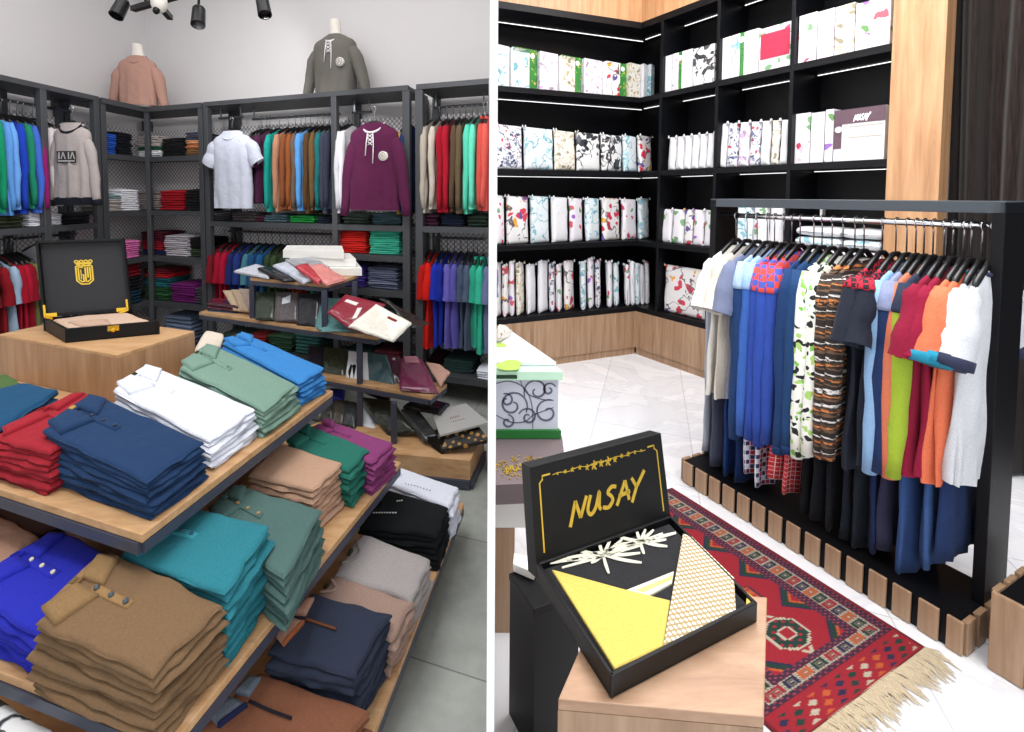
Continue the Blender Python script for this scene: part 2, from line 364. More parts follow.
# ------------------------------------------------------------------ hanging clothes
def xf(O, ax, up=V(0, 0, 1)):      # local (x across shoulders, y thickness, z) -> world
    ax = Vector(ax).normalized(); ay = up.cross(ax).normalized()
    return lambda x, y, z: O + ax*x + ay*y + V(0, 0, z)
def garment(O, ax, w, ln, mat, name, label, cat='shirt', sl='long', th=.05, seed=0, group=None, smat=None, cuff=None, collar=None, yoke=None, splay=.0, hem=None, hemw=1.08, sll=None, slw=1., front=False, neck=.085, cuffh=.04, yh=.17):
    """hanging garment, O = neck top centre, ax = shoulder axis, w = half shoulder width, ln = length"""
    f = xf(Vector(O), ax); root = thing(name, label, cat, f(0, 0, -ln), group)
    ns = noise.noise; nr = 24; NA = 28
    rows = [(0, neck*.95), (-.012, neck+.02), (-.03, w*.62), (-.052, w*.86), (-.075, w*.97), (-.11, w), (-.16, w*.985), (-.24, w*.95)]
    k = len(rows); 
    for i in range(1, 15): rows.append((-.24-(ln-.24)*i/14, w*(.95+(hemw-.95)*i/14)))
    def ring(m, z, hw, i, thk):
        for a in range(NA):
            an = 2*PI*a/NA; cx_, sy_ = math.cos(an), math.sin(an)
            dn = min(1, -z/ln); fold = math.sin(cx_*11+seed*3+ns(V(seed, z*3, 1))*2.5)*.012*dn + ns(V(cx_*3+seed*2, z*4, sy_+seed))*.018*min(1, dn*3)
            y = (abs(sy_)**.8)*(1 if sy_ > 0 else -1)*thk*(.45+.55*min(1, -z/.1 if z < 0 else 0)) + fold*(1 if thk > .02 else .6)
            m.v.append(f(cx_*hw*(1+.03*ns(V(z*5, seed, 2))*dn), y, z))
    def skin(m, rws, thk, cap=True):
        o = len(m.v)
        for i, (z, hw) in enumerate(rws): ring(m, z, hw, i, thk)
        for i in range(len(rws)-1):
            for a in range(NA):
                b = (a+1) % NA; m.f.append((o+i*NA+a, o+i*NA+b, o+(i+1)*NA+b, o+(i+1)*NA+a)); m.mi.append(0)
        return m
    if yoke:
        ky = max(5, min(range(len(rows)), key=lambda i: abs(-rows[i][0]-yh)))
        skin(MB(), rows[:ky+1], th).build('yoke', yoke, root, smooth=True); skin(MB(), rows[ky:], th).build('body', mat, root, smooth=True)
    elif hem:
        skin(MB(), rows[:-1], th).build('body', mat, root, smooth=True)
        z0, hw0 = rows[-2]; z1, hw1 = rows[-1]
        skin(MB(), [(z0+.005, hw0*1.01), (z1, hw1*.99), (z1-.03, hw1*.95)], th).build('hem_band', hem, root, smooth=True)
    else: skin(MB(), rows, th).build('body', mat, root, smooth=True)
    sm = smat or mat
    for sd in (1, -1):
        L = sll or (.27 if sl == 'short' else ln*.86)
        n = 9; pts = []; rs = []
        for i in range(n):
            t = i/(n-1)
            x = (w*.76 if front else w*.88) + (splay*L*t if splay else (.03*math.sin(t*PI*.5))) + (w*.14*min(1, t*4) if front else 0) + ns(V(t*2, seed+sd, 5))*.012
            pts.append(f(sd*x, ns(V(t*3+sd, seed, 9))*.014 + (.0 if front else 0), -(.10 if front else .065) - L*t*(math.sqrt(max(.05, 1-splay*splay)) if splay else 1)))
            r0 = .062*slw
            rs.append(r0*(.5 if i == 0 else (.85 if i == 1 and front else (1-.42*t if sl == 'long' else .92+.25*t))) + ns(V(t*7, seed, sd))*.006)
        m = MB(); m.tube(pts, rs, 14, cap=(sl == 'long'), flat=(.62 if sl == 'short' else min(1.2, th/.062*.8)) if front else .8, up=f(0, 1, 0)-f(0, 0, 0))
        s_ = m.build('sleeve', sm, root, smooth=True)
        if yoke and not front:
            c = MB(); c.tube([pts[0]+V(0, 0, .004), pts[1], pts[1].lerp(pts[2], .15 if sl == 'long' else .6)], [rs[0]*1.08+.002, rs[1]*1.06+.002, rs[1]*1.06+.001], 14, flat=.8, up=f(0, 1, 0)-f(0, 0, 0)); c.build('shoulder_cap', yoke, s_, smooth=True)
        if cuff:
            a, b = pts[-2], pts[-1]; d = (b-a).normalized(); c = MB(); c.tube([b-d*cuffh, b-d*cuffh*.5, b+d*.006], [rs[-1]*1.04+.002]*3, 14, flat=min(1.2, th/.062*.95) if front else .8, up=f(0, 1, 0)-f(0, 0, 0)); c.build('cuff', cuff, s_, smooth=True)
    if collar:
        c = MB(); ps = []
        for a in range(25):
            an = 2*PI*a/24; ps.append(f(math.cos(an)*(neck+.004), -(th*(.45+.55*min(1, (.004+.075*abs(math.sin(an)))/.1))*abs(math.sin(an))**.8+.003) if front and math.sin(an) < 0 else math.sin(an)*th*.5, -.004 - (.075 if front and math.sin(an) < 0 else .012)*abs(math.sin(an))))
        c.tube(ps, .009, 6, cap=False); c.build('collar', collar, root, smooth=True)
    return root, f
def trousers(O, ax, w, z1, mat, label, group=None, th=.05, seed=0, name='trousers', cat='trousers'):
    """folded over a hanger bar and hanging down from height O.z to z1"""
    f = xf(Vector(O), ax); ln = O.z - z1; m = MB(); ns = noise.noise; NA = 22
    for i in range(16):
        t = i/15; hw = w*(1+.12*t+.05*ns(V(t*2, seed, 0)))
        for a in range(NA):
            an = 2*PI*a/NA; c_, s_ = math.cos(an), math.sin(an)
            m.v.append(f(c_*hw, (1 if s_ > 0 else -1)*abs(s_)**.8*th*(.3 if i == 0 else 1)*(1-.3*t) + math.sin(c_*8+seed+t*1.5)*.010*t + ns(V(c_*3, t*4+seed, seed))*.012, -ln*t))
    for i in range(15):
        for a in range(NA):
            b = (a+1) % NA; m.f.append((i*NA+a, i*NA+b, (i+1)*NA+b, (i+1)*NA+a)); m.mi.append(0)
    m.f.append(tuple(range(NA))); m.mi.append(0); m.f.append(tuple(reversed(range(15*NA, 16*NA)))); m.mi.append(0)
    return m.build(name, mat, smooth=True, label=label, cat=cat, group=group)
def hanger(O, ax, w, drop, label, group, hook=M_CHROME, r=.011, steep=1.):
    """hook top at O, shoulders drop below"""
    f = xf(Vector(O), ax); root = thing('clothes_hanger', label, 'hanger', f(0, 0, -drop-.07), group)
    h = MB(); R = .017; pts = [f(R*math.cos(a), 0, -R+R*math.sin(a)) for a in [PI*1.1 - PI*1.35*i/10 for i in range(11)]]
    pts += [f(.004, 0, -R*2.4), f(0, 0, -drop+.005)]; h.tube(pts, .0028, 6); h.build('hook', hook, root, smooth=True)
    m = MB(); pp = [f(-w, 0, -drop-.075*steep), f(-w*.8, 0, -drop-.05*steep), f(-w*.4, 0, -drop-.02*steep), f(-.02, 0, -drop), f(.02, 0, -drop), f(w*.4, 0, -drop-.02*steep), f(w*.8, 0, -drop-.05*steep), f(w, 0, -drop-.075*steep)]
    m.tube(pp, [r*.7, r*1.2, r*1.1, r, r, r*1.1, r*1.2, r*.7], 8, flat=1.3); m.build('shoulder_arm', M_HANG, root, smooth=True)
    return root
def stroke(m, pts, w, pl, h=.0015, taper=True):
    """flat raised stroke: pts in (x,y) of plane pl(x,y,h)->world"""
    L = len(pts); lft = []; rgt = []
    for i, (x, y) in enumerate(pts):
        x0, y0 = pts[max(0, i-1)]; x1, y1 = pts[min(L-1, i+1)]; dx, dy = x1-x0, y1-y0; l = math.hypot(dx, dy) or 1
        ww = w*(1 if not taper else (.35+.65*math.sin(PI*(.12+.76*i/(L-1)))))/2
        lft.append((x-dy/l*ww, y+dx/l*ww)); rgt.append((x+dy/l*ww, y-dx/l*ww))
    o = len(m.v)
    for (a, b) in zip(lft, rgt):
        m.v += [pl(*a, 0), pl(*b, 0), pl(*b, h), pl(*a, h)]
    for i in range(L-1):
        k = o+4*i
        for e in range(4):
            g = (e+1) % 4; m.f.append((k+e, k+g, k+4+g, k+4+e)); m.mi.append(0)
    m.f += [(o, o+1, o+2, o+3), (o+4*(L-1)+3, o+4*(L-1)+2, o+4*(L-1)+1, o+4*(L-1))]; m.mi += [0, 0]
def crv(p, n=6):      # smooth a polyline (catmull-rom)
    out = []
    for i in range(len(p)-1):
        a = p[max(0, i-1)]; b = p[i]; c = p[i+1]; d = p[min(len(p)-1, i+2)]
        for k in range(n):
            t = k/n; out.append(tuple(.5*((2*b[j])+(-a[j]+c[j])*t+(2*a[j]-5*b[j]+4*c[j]-d[j])*t*t+(-a[j]+3*b[j]-3*c[j]+d[j])*t**3) for j in (0, 1)))
    out.append(p[-1]); return out
NUSAY = [[[(0, -.15), (.22, 1)], [(.22, 1), (.42, .1)], [(.42, .1), (.68, 1.05)]],
         [crv([(.85, 1), (.72, .35), (.85, .05), (1.05, .3), (1.22, 1), (1.2, .3), (1.28, .1)])],
         [crv([(1.95, .92), (1.75, 1.0), (1.58, .78), (1.72, .55), (1.78, .3), (1.6, .05), (1.35, .15)])],
         [[(1.95, -.05), (2.35, 1.05)], [(2.35, 1.05), (2.5, .0)], [(2.05, .38), (2.55, .42)]],
         [[(2.65, 1.05), (2.85, .5)], [(3.25, 1.2), (2.85, .5), (2.62, -.2)]]]
def write_nusay(pl, x0, y0, s, wd, parent, mat=M_GOLD, name='gold_lettering', taper=True, slant=0., sx=None, rise=0.):
    sx = sx or s
    m = MB()
    for letter in NUSAY:
        for st in letter: stroke(m, [(x0+(x+slant*y)*sx, y0+y*s+rise*x*sx) for x, y in st], wd, pl, taper=False)
    return m.build(name, mat, parent)
# ================================================================== LEFT SHOP
CORN = P(145, 107.5, 2.43); AEND = P(488, 79, 2.43); LEND = P(0, 75, 2.43)
A = frame(CORN, AEND); Lw = frame(CORN, LEND)
TOPZ = 2.43; DEP = .42; CEIL = 4.1
def line_x(p, d, q, e):    # intersection of two plan lines
    den = d.x*e.y-d.y*e.x; t = ((q.x-p.x)*e.y-(q.y-p.y)*e.x)/den; return p + d*t
WC = line_x(A(0, .46), A.d, Lw(0, .46), Lw.d)     # wall corner in plan
BC = line_x(A(0, .40), A.d, Lw(0, .40), Lw.d)
def tilefloor(name, c1, c2, grout, size, ang, rough, vein=None):
    m, nt, b = base(name); v = coords(nt, (1, 1, 1), rot=(0, 0, ang))
    br = N(nt, 'ShaderNodeTexBrick', Scale=1.0); br.offset = 0
    br.inputs['Color1'].default_value = lin('#ffffff'); br.inputs['Color2'].default_value = lin('#f3f3f3'); br.inputs['Mortar'].default_value = lin(grout)
    br.inputs['Mortar Size'].default_value = .003; br.inputs['Brick Width'].default_value = size; br.inputs['Row Height'].default_value = size
    nt.links.new(v, br.inputs[0])
    n1 = N(nt, 'ShaderNodeTexNoise', Scale=3.5 if not vein else 1.6, Detail=8.0, Roughness=.65, Distortion=0. if not vein else 1.2); nt.links.new(v, n1.inputs[0])
    st = [(.35, c1), (.65, c2)] if not vein else [(.0, c1), (.46, c1), (.5, vein), (.54, c2), (1, c2)]
    mx = nt.nodes.new('ShaderNodeMix'); mx.data_type = 'RGBA'; mx.blend_type = 'MULTIPLY'; mx.inputs[0].default_value = 1
    nt.links.new(ramp(nt, n1.outputs[0], st), mx.inputs[6]); nt.links.new(br.outputs[0], mx.inputs[7]); nt.links.new(mx.outputs[2], b.inputs['Base Color'])
    b.inputs['Roughness'].default_value = rough; bump(nt, b, n1.outputs[0], .08, .002); return m
def poly_struct(name, pts, z0, z1, m):
    mb = MB(); n = len(pts); mb.add([V(p.x, p.y, z0) for p in pts]+[V(p.x, p.y, z1) for p in pts], [tuple(reversed(range(n))), tuple(range(n, 2*n))]+[(i, (i+1) % n, n+(i+1) % n, n+i) for i in range(n)])
    return mb.build(name, m, kind='structure')
# the dividing wall lies exactly along one line of sight of the camera
dv = ray(492.2, 366); dv = V(dv.x, dv.y, 0).normalized(); dn = V(-dv.y, dv.x, 0)
def dvp(t, s): return dv*t + dn*s
# ---- shell
FL_ = tilefloor('concrete_tile', '#90948f', '#aeb2ad', '#b8bab8', .62, math.radians(18.5), .45)
DVN, DVF = 0.74, 5.35; HW = .0062
poly_struct('floor', [V(-4.4, -1.5, 0), dvp(0, 0)+V(.0, -1.5, 0), dvp(DVN, 0), dvp(5.2, 0), V(-4.4, 7.2, 0)], -.1, 0, FL_)
we = A(4.4, .46)
mb = MB(); mb.box(A, (WC-A(0, .46)).dot(A.d), A.u_at(489, .46), .46, .6, 0, CEIL); mb.build('wall_back', M_WALL, kind='structure')
mb = MB(); mb.box(Lw, (WC-Lw(0, .46)).dot(Lw.d)-.15, 5.6, .46, .6, 0, CEIL); mb.build('wall_left', M_WALL, kind='structure')
mb = MB(); cutA = lambda v: A.u_at(488.3, v, py=195)
q = [dvp(DVN, HW), dvp(DVN, -HW), dvp(DVF, -HW), dvp(DVF, HW)]
mb.prism(q, 0, CEIL); mb.build('wall_divider', plain('divider_white_paint', '#ffffff', .7), kind='structure')

# ---- shelving
def mesh_panel(name, d, c1, c2, k):
    m, nt, b = base(name); v = coords(nt, (1, 1, 1))
    def dot(vec):
        n = N(nt, 'ShaderNodeVectorMath', operation='DOT_PRODUCT'); nt.links.new(v, n.inputs[0]); n.inputs[1].default_value = vec
        s = N(nt, 'ShaderNodeMath', operation='SINE'); nt.links.new(n.outputs['Value'], s.inputs[0])
        a = N(nt, 'ShaderNodeMath', operation='ABSOLUTE'); nt.links.new(s.outputs[0], a.inputs[0]); return a.outputs[0]
    a = dot((d.x*k, d.y*k, k)); c = dot((d.x*k, d.y*k, -k))
    mn = N(nt, 'ShaderNodeMath', operation='MINIMUM'); nt.links.new(a, mn.inputs[0]); nt.links.new(c, mn.inputs[1])
    nt.links.new(ramp(nt, mn.outputs[0], [(.18, c1), (.4, c2)]), b.inputs['Base Color']); b.inputs['Roughness'].default_value = .6; return m
MESH_A = mesh_panel('expanded_mesh_sheet', A.d, '#7c787c', '#f4f0f2', 72); MESH_L = mesh_panel('expanded_mesh_sheet_side', Lw.d, '#8a868a', '#f0ecee', 72)
uA = lambda px, y=170, v=0: A.u_at(px, v, py=y); uL = lambda px, y=170, v=0: Lw.u_at(px, v, py=y)
PW = .045
def unit(fr, posts, shelves, label, mesh, singles=(), rails=(), back=True, ends=None, cut=None):
    """posts: (u, width); shelves: (u0,u1,z)"""
    u0 = posts[0][0]; u1 = posts[-1][0]; root = thing('shelving_unit', label, 'shelf', fr((u0+u1)/2, .2))
    for u, w in posts:
        for v in (0, DEP-.05):
            mb = MB(); mb.box(fr, u-w/2, u+w/2, v, v+.05, .0, TOPZ-.03); mb.build('post', M_METAL, root, bevel=.003)
    a = min(u0, u1)-.02; b = max(u0, u1)+.02; cb = lambda e: cut or (lambda v: e)
    mb = MB(); mb.cbox(fr, a, cb(b), 0, DEP, TOPZ-.03, TOPZ); mb.cbox(fr, a, cb(b), -.004, .03, TOPZ-.034, TOPZ+.004); mb.build('top_panel', M_METAL, root)
    for (s0, s1, z) in shelves:
        mb = MB(); mb.cbox(fr, s0, cb(s1), .012, DEP-.02, z-.02, z); mb.cbox(fr, s0, cb(s1), .004, .03, z-.045, z+.001); mb.build('shelf', M_METAL, root)
    if back:
        mb = MB(); mb.cbox(fr, a, cb(b), DEP-.012, DEP, .12, TOPZ-.16); mb.build('mesh_back_panel', mesh, root)
    for (s0, s1, z, v) in rails:
        mb = MB(); mb.tube([fr(s0, v, z), fr(s1, v, z)], .011, 10)
        for s in (s0+.02, s1-.02): mb.bar(fr(s, v, z), fr(s, v, TOPZ-.03 if z > 1.5 else 1.31), .012)
        mb.build('hanging_rail', plain('rail_steel', '#5b5d62', .35, .7), root)
    return root
AE = min(A.u_at(488.5, 0, py=195), A.u_at(488.5, DEP, py=195))
pL1, pL0 = uL(102), uL(46.5)
pA1, pA2, pA3, pA4 = uA(204), uA(334), uA(407), uA(417)
SH = [1.96, 1.45, 1.01, .57, .12]
unit(Lw, [(pL1+.03, .05), (pL0, .05), (pL0+.95, .05)], [(pL1+.03, pL0+.95, 1.36), (pL1+.03, pL0+.95, .16)], 'dark steel shelving bay with hanging shirts on the left wall', MESH_L, rails=[(pL0-.25, pL0+.9, 2.3, .2), (pL1+.08, pL0-.08, 2.3, .2), (pL1+.08, pL0+.9, 1.27, .2)], back=True)
# corner unit
cr = thing('corner_shelving_unit', 'dark steel corner shelving unit with five levels of folded shirts', 'shelf', A(.1, .2))
for fr, u, w in ((Lw, pL1-.035, .05), (A, pA1-.035, .05)):
    for v in (0, DEP-.05): mb = MB(); mb.box(fr, u-w/2, u+w/2, v, v+.05, 0, TOPZ-.03); mb.build('post', M_METAL, cr, bevel=.003)
mb = MB(); c0 = CORN; mb.bar(V(c0.x, c0.y, 0)+A.n*.02, V(c0.x, c0.y, TOPZ-.03)+A.n*.02, .042); mb.build('post', M_METAL, cr, bevel=.003)
mb = MB(); mb.bar(V(BC.x, BC.y, 0), V(BC.x, BC.y, TOPZ-.05), .07); mb.build('post', M_METAL, cr)
def cpoly(off, back): # plan polygon of the corner shelf
    ci = line_x(A(0, off), A.d, Lw(0, off), Lw.d); bi = line_x(A(0, back), A.d, Lw(0, back), Lw.d)
    return [Lw(pL1-.01, off), ci, A(pA1-.01, off), A(pA1-.01, back), bi, Lw(pL1-.01, back)]
def cshelf(z, t, name, off=.012):
    mb = MB(); pts = cpoly(off, DEP-.01); n = 6
    mb.add([V(p.x, p.y, z-t) for p in pts]+[V(p.x, p.y, z) for p in pts], [(0, 5, 4, 1), (1, 4, 3, 2), (6, 7, 10, 11), (7, 8, 9, 10)]+[(i, (i+1) % n, n+(i+1) % n, n+i) for i in range(n)])
    ci = line_x(A(0, off), A.d, Lw(0, off), Lw.d)
    mb.bar(V(*Lw(pL1-.01, off-.004).xy, z-.022), V(ci.x, ci.y, z-.022), .012, .046); mb.bar(V(*A(pA1-.01, off-.004).xy, z-.022), V(ci.x, ci.y, z-.022), .012, .046)
    mb.build(name, M_METAL, cr)
cshelf(TOPZ, .03, 'top_panel', -.002)
for z in SH: cshelf(z, .02, 'shelf')
mb = MB(); ub = (BC-A(0, .40)).dot(A.d); mb.box(A, ub, pA1, DEP-.012, DEP, .12, TOPZ-.16); mb.build('mesh_back_panel', MESH_A, cr)
mb = MB(); ub = (BC-Lw(0, .40)).dot(Lw.d); mb.box(Lw, ub, pL1, DEP-.012, DEP, .12, TOPZ-.16); mb.build('mesh_back_panel', MESH_L, cr)
unit(A, [(pA1+.03, .05), (pA2, .05), (pA3-.01, .06)], [(pA1+.03, pA3, 1.36), (pA2, pA3, 1.12), (pA2, pA3, .84), (pA2, pA3, .50), (pA1+.03, pA3, .22)], 'dark steel shelving unit behind the packaged shirt stand', MESH_A,
     rails=[(pA1+.38, pA2-.06, 2.29, .2), (pA1+.09, pA1+.36, 2.30, .1), (pA2+.06, pA2+.24, 2.29, .2), (pA1+.08, pA2-.05, 1.26, .2)])
unit(A, [(pA4+.015, .06)], [(pA4, AE, 1.36), (pA4, AE, .22)], 'dark steel shelving unit at the right end of the back wall', MESH_A,
     rails=[(pA4+.06, cutA(.2)-.02, 2.29, .2), (pA4+.06, cutA(.2)-.02, 1.26, .2)], cut=cutA)

# ---- folded shirts on the wall shelves
def stackw(fr, x0, x1, ytop, z, cols, label, where, dep=.28, v0=.06, name='folded_shirt'):
    xm = (x0+x1)/2; yb = 210
    u0, u1 = fr.u_at(x0, v0), fr.u_at(x1, v0)
    if u0 > u1: u0, u1 = u1, u0
    pm = fr.hit(xm, ytop, v0); n = len(cols); ht = max(.012*n, pm.z - z - .003); t = ht/n; us = u1-u0
    rep = 2 if ht/n > .028 else 1; cols = [c for c in cols for _ in range(rep)]; n *= rep; t = ht/n
    for k, c in enumerate(cols):
        zt = z + .002 + ht - t*k; j = lambda: rnd.uniform(-.007, .007)
        q = [V(*fr(u0+.006+j(), v0+j()).xy, zt), V(*fr(u0+.006+j(), v0+dep).xy, zt), V(*fr(u1-.006+j(), v0+dep).xy, zt), V(*fr(u1-.006+j(), v0+j()).xy, zt)]
        m = slab(q, t*.98, 10, 10, seed=rnd.uniform(0, 99), amp=.003, wob=.010, pinch=.12, dome=.016*(1-k/n))
        # soften: rounded heap at the top
        if k == 0:
            for p in m.v: pass
        m.build(name, cloth(c), smooth=True, label=f'{label}, {ORD[k]} {where}' if n < 13 else f'{label} {where}', cat='folded shirt', group=f'{label} {where}')
cs = 'of corner unit'
S = stackw
S(Lw, 89, 119, 133, 1.96, ['#2a5fc4', '#2558bb', '#2a5fc4', '#2253b4', '#2a5fc4'], 'royal blue folded shirt', f'in leftmost stack, top level {cs}')
S(Lw, 118, 135, 133, 1.96, ['#191b24']*5, 'black folded shirt', f'in stack left of post, top level {cs}', v0=.1)
S(A, 138, 161, 136, 1.96, ['#b8aeac', '#c0b6b2', '#b8aeac', '#1c5c3c', '#f4f4f8', '#f0f0f6'], 'folded shirt', f'in grey, green and white stack, top level {cs}')
S(A, 162, 185, 138, 1.96, ['#16161a']*5, 'black folded shirt', f'in stack right of post, top level {cs}')
S(A, 186, 201, 132, 1.96, ['#55586a', '#4a4e5e', '#d79a6e', '#c47a50', '#8e6440', '#6e5238'], 'folded shirt', f'in grey, orange and brown stack, top level {cs}')
S(Lw, 107, 122, 195, 1.45, ['#7fa0a2', '#b8b0ac', '#b5adaa', '#b8b0ac'], 'folded shirt', f'in small teal grey stack, second level {cs}')
S(Lw, 122, 139, 190, 1.45, ['#eeeef6']*5, 'white folded shirt', f'in stack on second level {cs}', v0=.05)
S(A, 138, 158, 192, 1.45, ['#9d9290', '#a59a98', '#9d9290', '#a59a98'], 'taupe folded shirt', f'in stack behind post, second level {cs}', v0=.12)
S(A, 159, 183, 191, 1.45, ['#a3111f']*4, 'red folded shirt', f'in stack on second level {cs}')
S(A, 184, 201, 190, 1.45, ['#17171b']*4, 'black folded shirt', f'in stack on second level {cs}')
S(Lw, 125, 139, 241, 1.01, ['#e075b4']*4, 'pink folded shirt', f'in stack on third level {cs}', v0=.04)
S(A, 139, 161, 232, 1.01, ['#501224', '#5a1428', '#8c1426', '#a01828', '#26335e'], 'folded shirt', f'in maroon and navy stack, third level {cs}', v0=.1)
S(A, 162, 186, 236, 1.01, ['#aca6ae', '#bcb6bd', '#b4aeb6', '#bcb6bd', '#c4bec5'], 'light grey folded shirt', f'in stack on third level {cs}')
S(A, 187, 206, 238, 1.01, ['#161618', '#161618', '#161618', '#3c4c34', '#3c4c34'], 'folded shirt', f'in black and olive stack, third level {cs}', v0=.1)
S(Lw, 120, 140, 264, .57, ['#7c0f1e', '#7c0f1e', '#15151a', '#15151a', '#173a50', '#173a50'], 'folded shirt', f'in dark red and navy stack, fourth level {cs}')
S(A, 141, 165, 269, .57, ['#6f1022', '#c01f22', '#1c5a66', '#1f6670', '#27522f', '#30603a', '#27522f'], 'folded shirt', f'in teal and green stack, fourth level {cs}')
S(A, 167, 192, 284, .57, ['#6c1c66']*4, 'purple folded shirt', f'in stack on fourth level {cs}')
S(A, 192, 203, 288, .57, ['#47424a']*3, 'dark grey folded shirt', f'in stack on fourth level {cs}')
S(A, 160, 188, 316, .12, ['#6a7890', '#7886a0', '#66728c', '#50586e'], 'blue grey folded shirt', f'in stack on bottom level {cs}')
ws = 'on left wall shelf'
S(Lw, -6, 24, 217, 1.36, ['#2e3524', '#39402a', '#2b3122'], 'dark olive folded shirt', f'in pile {ws}')
S(Lw, 28, 45, 211, 1.36, ['#e8e8f0']*4, 'white folded shirt', f'in pile left of post {ws}')
S(Lw, 50, 62, 214, 1.36, ['#e8e8f0']*3, 'white folded shirt', f'in pile right of post {ws}')
S(Lw, 64, 90, 214, 1.36, ['#15171f']*3, 'black folded shirt', f'in pile {ws}')
bs = 'on long shelf under hanging shirts'
for x0, x1, yt, c, nm in ((209, 228, 215, '#34343a', 'charcoal'), (230, 252, 213, '#6b6064', 'taupe'), (254, 262, 217, '#4b2437', 'maroon'), (263, 286, 215, '#48606a', 'teal grey'), (288, 314, 216, '#1f8a3d', 'green'), (316, 329, 217, '#1d2434', 'navy'), (341, 369, 214, '#38483f', 'dark green'), (371, 401, 214, '#4c6a72', 'grey teal')):
    S(A, x0, x1, yt, 1.36, [c]*3, f'{nm} folded shirt', f'in pile {bs}')
for x0, x1, yt, c, nm in ((421, 438, 215, '#3e1a30', 'dark maroon'), (440, 464, 215, '#1b2236', 'midnight blue'), (466, 487, 216, '#27382e', 'forest green')):
    S(A, x0, x1, yt, 1.36, [c]*3, f'{nm} folded shirt', 'in pile on upper shelf, right end')
ns_ = 'in narrow bay'
S(A, 338, 366, 231, 1.12, ['#d3241e', '#dc2a22', '#d3241e', '#dc2a22', '#c81f1a'], 'bright red folded shirt', f'of stack {ns_}')
S(A, 368, 400, 231, 1.12, ['#3fb597', '#4ac2a4', '#3fb597', '#4ac2a4', '#3fb597', '#4ac2a4'], 'mint green folded shirt', f'of stack {ns_}')
S(A, 342, 364, 266, .84, ['#46368c', '#3c2f7c', '#46368c', '#3c2f7c'], 'violet folded shirt', f'of stack {ns_}')
S(A, 366, 398, 268, .84, ['#5a6078', '#686e88', '#5a6078', '#747a94', '#5a6078'], 'slate blue folded shirt', f'of stack {ns_}')
S(A, 345, 370, 305, .50, ['#1d2238']*3, 'dark navy folded shirt', f'of stack {ns_}')
S(A, 372, 400, 305, .50, ['#232a30']*3, 'charcoal green folded shirt', f'of stack {ns_}')
for x0, x1, yt, c, nm in ((215, 240, 335, '#30403a', 'dark pine'), (242, 262, 336, '#7c2222', 'brick red'), (264, 290, 336, '#2e4a34', 'bottle green'), (292, 318, 334, '#3a6c68', 'sea green'), (342, 370, 350, '#1f3a3c', 'dark teal'), (372, 400, 352, '#57202c', 'wine red')):
    S(A, x0, x1, yt, .22, [c]*3, f'{nm} folded shirt', 'in pile on back wall bottom shelf')
S(A, 428, 445, 356, .22, ['#3f1526', '#3f1526', '#33121f'], 'wine folded shirt', 'in pile on bottom shelf, right end', v0=.2, dep=.18)
S(A, 442, 474, 361, .22, ['#2f4a46', '#29423e', '#2f4a46'], 'dark green folded shirt', 'in wide pile on bottom shelf, right end', v0=.1)
S(A, 476, 499, 371, .22, ['#e8ebf7']*4, 'white folded shirt', 'in pile on bottom shelf, right end', v0=.02, dep=.2)

# ---- hanging shirts on the walls
hcount = [0]
def hung(fr, px, z_neck, ln, colour, label, where, v=.2, y=170, sl='long', w=.185, th=.026, hang=True, railz=None, group=None, tilt=.0, **k):
    if fr is A and px > 472: v, w = .115, .10
    u = fr.u_at(px, v-w*.95, py=y); O = fr(u, v, z_neck); ax = (fr.n*-1 + fr.d*tilt)
    m = cloth(colour) if isinstance(colour, str) else colour; hcount[0] += 1
    garment(O, ax, w, ln, m, 'hanging_shirt', f'{label} hanging {where}', sl=sl, th=th, seed=hcount[0]*1.37, group=group or f'shirts hanging {where}', slw=.62, neck=.065, **k)
    if hang: hanger(fr(u, v, (railz or z_neck+.1)+.012), ax, w*.9, (railz or z_neck+.1)+.012-z_neck-.005, (f'black hanger under the {label} {where}' if len(f'black hanger under the {label} {where}'.split()) < 17 else f'black hanger under the {label}'), f'hangers {where}')
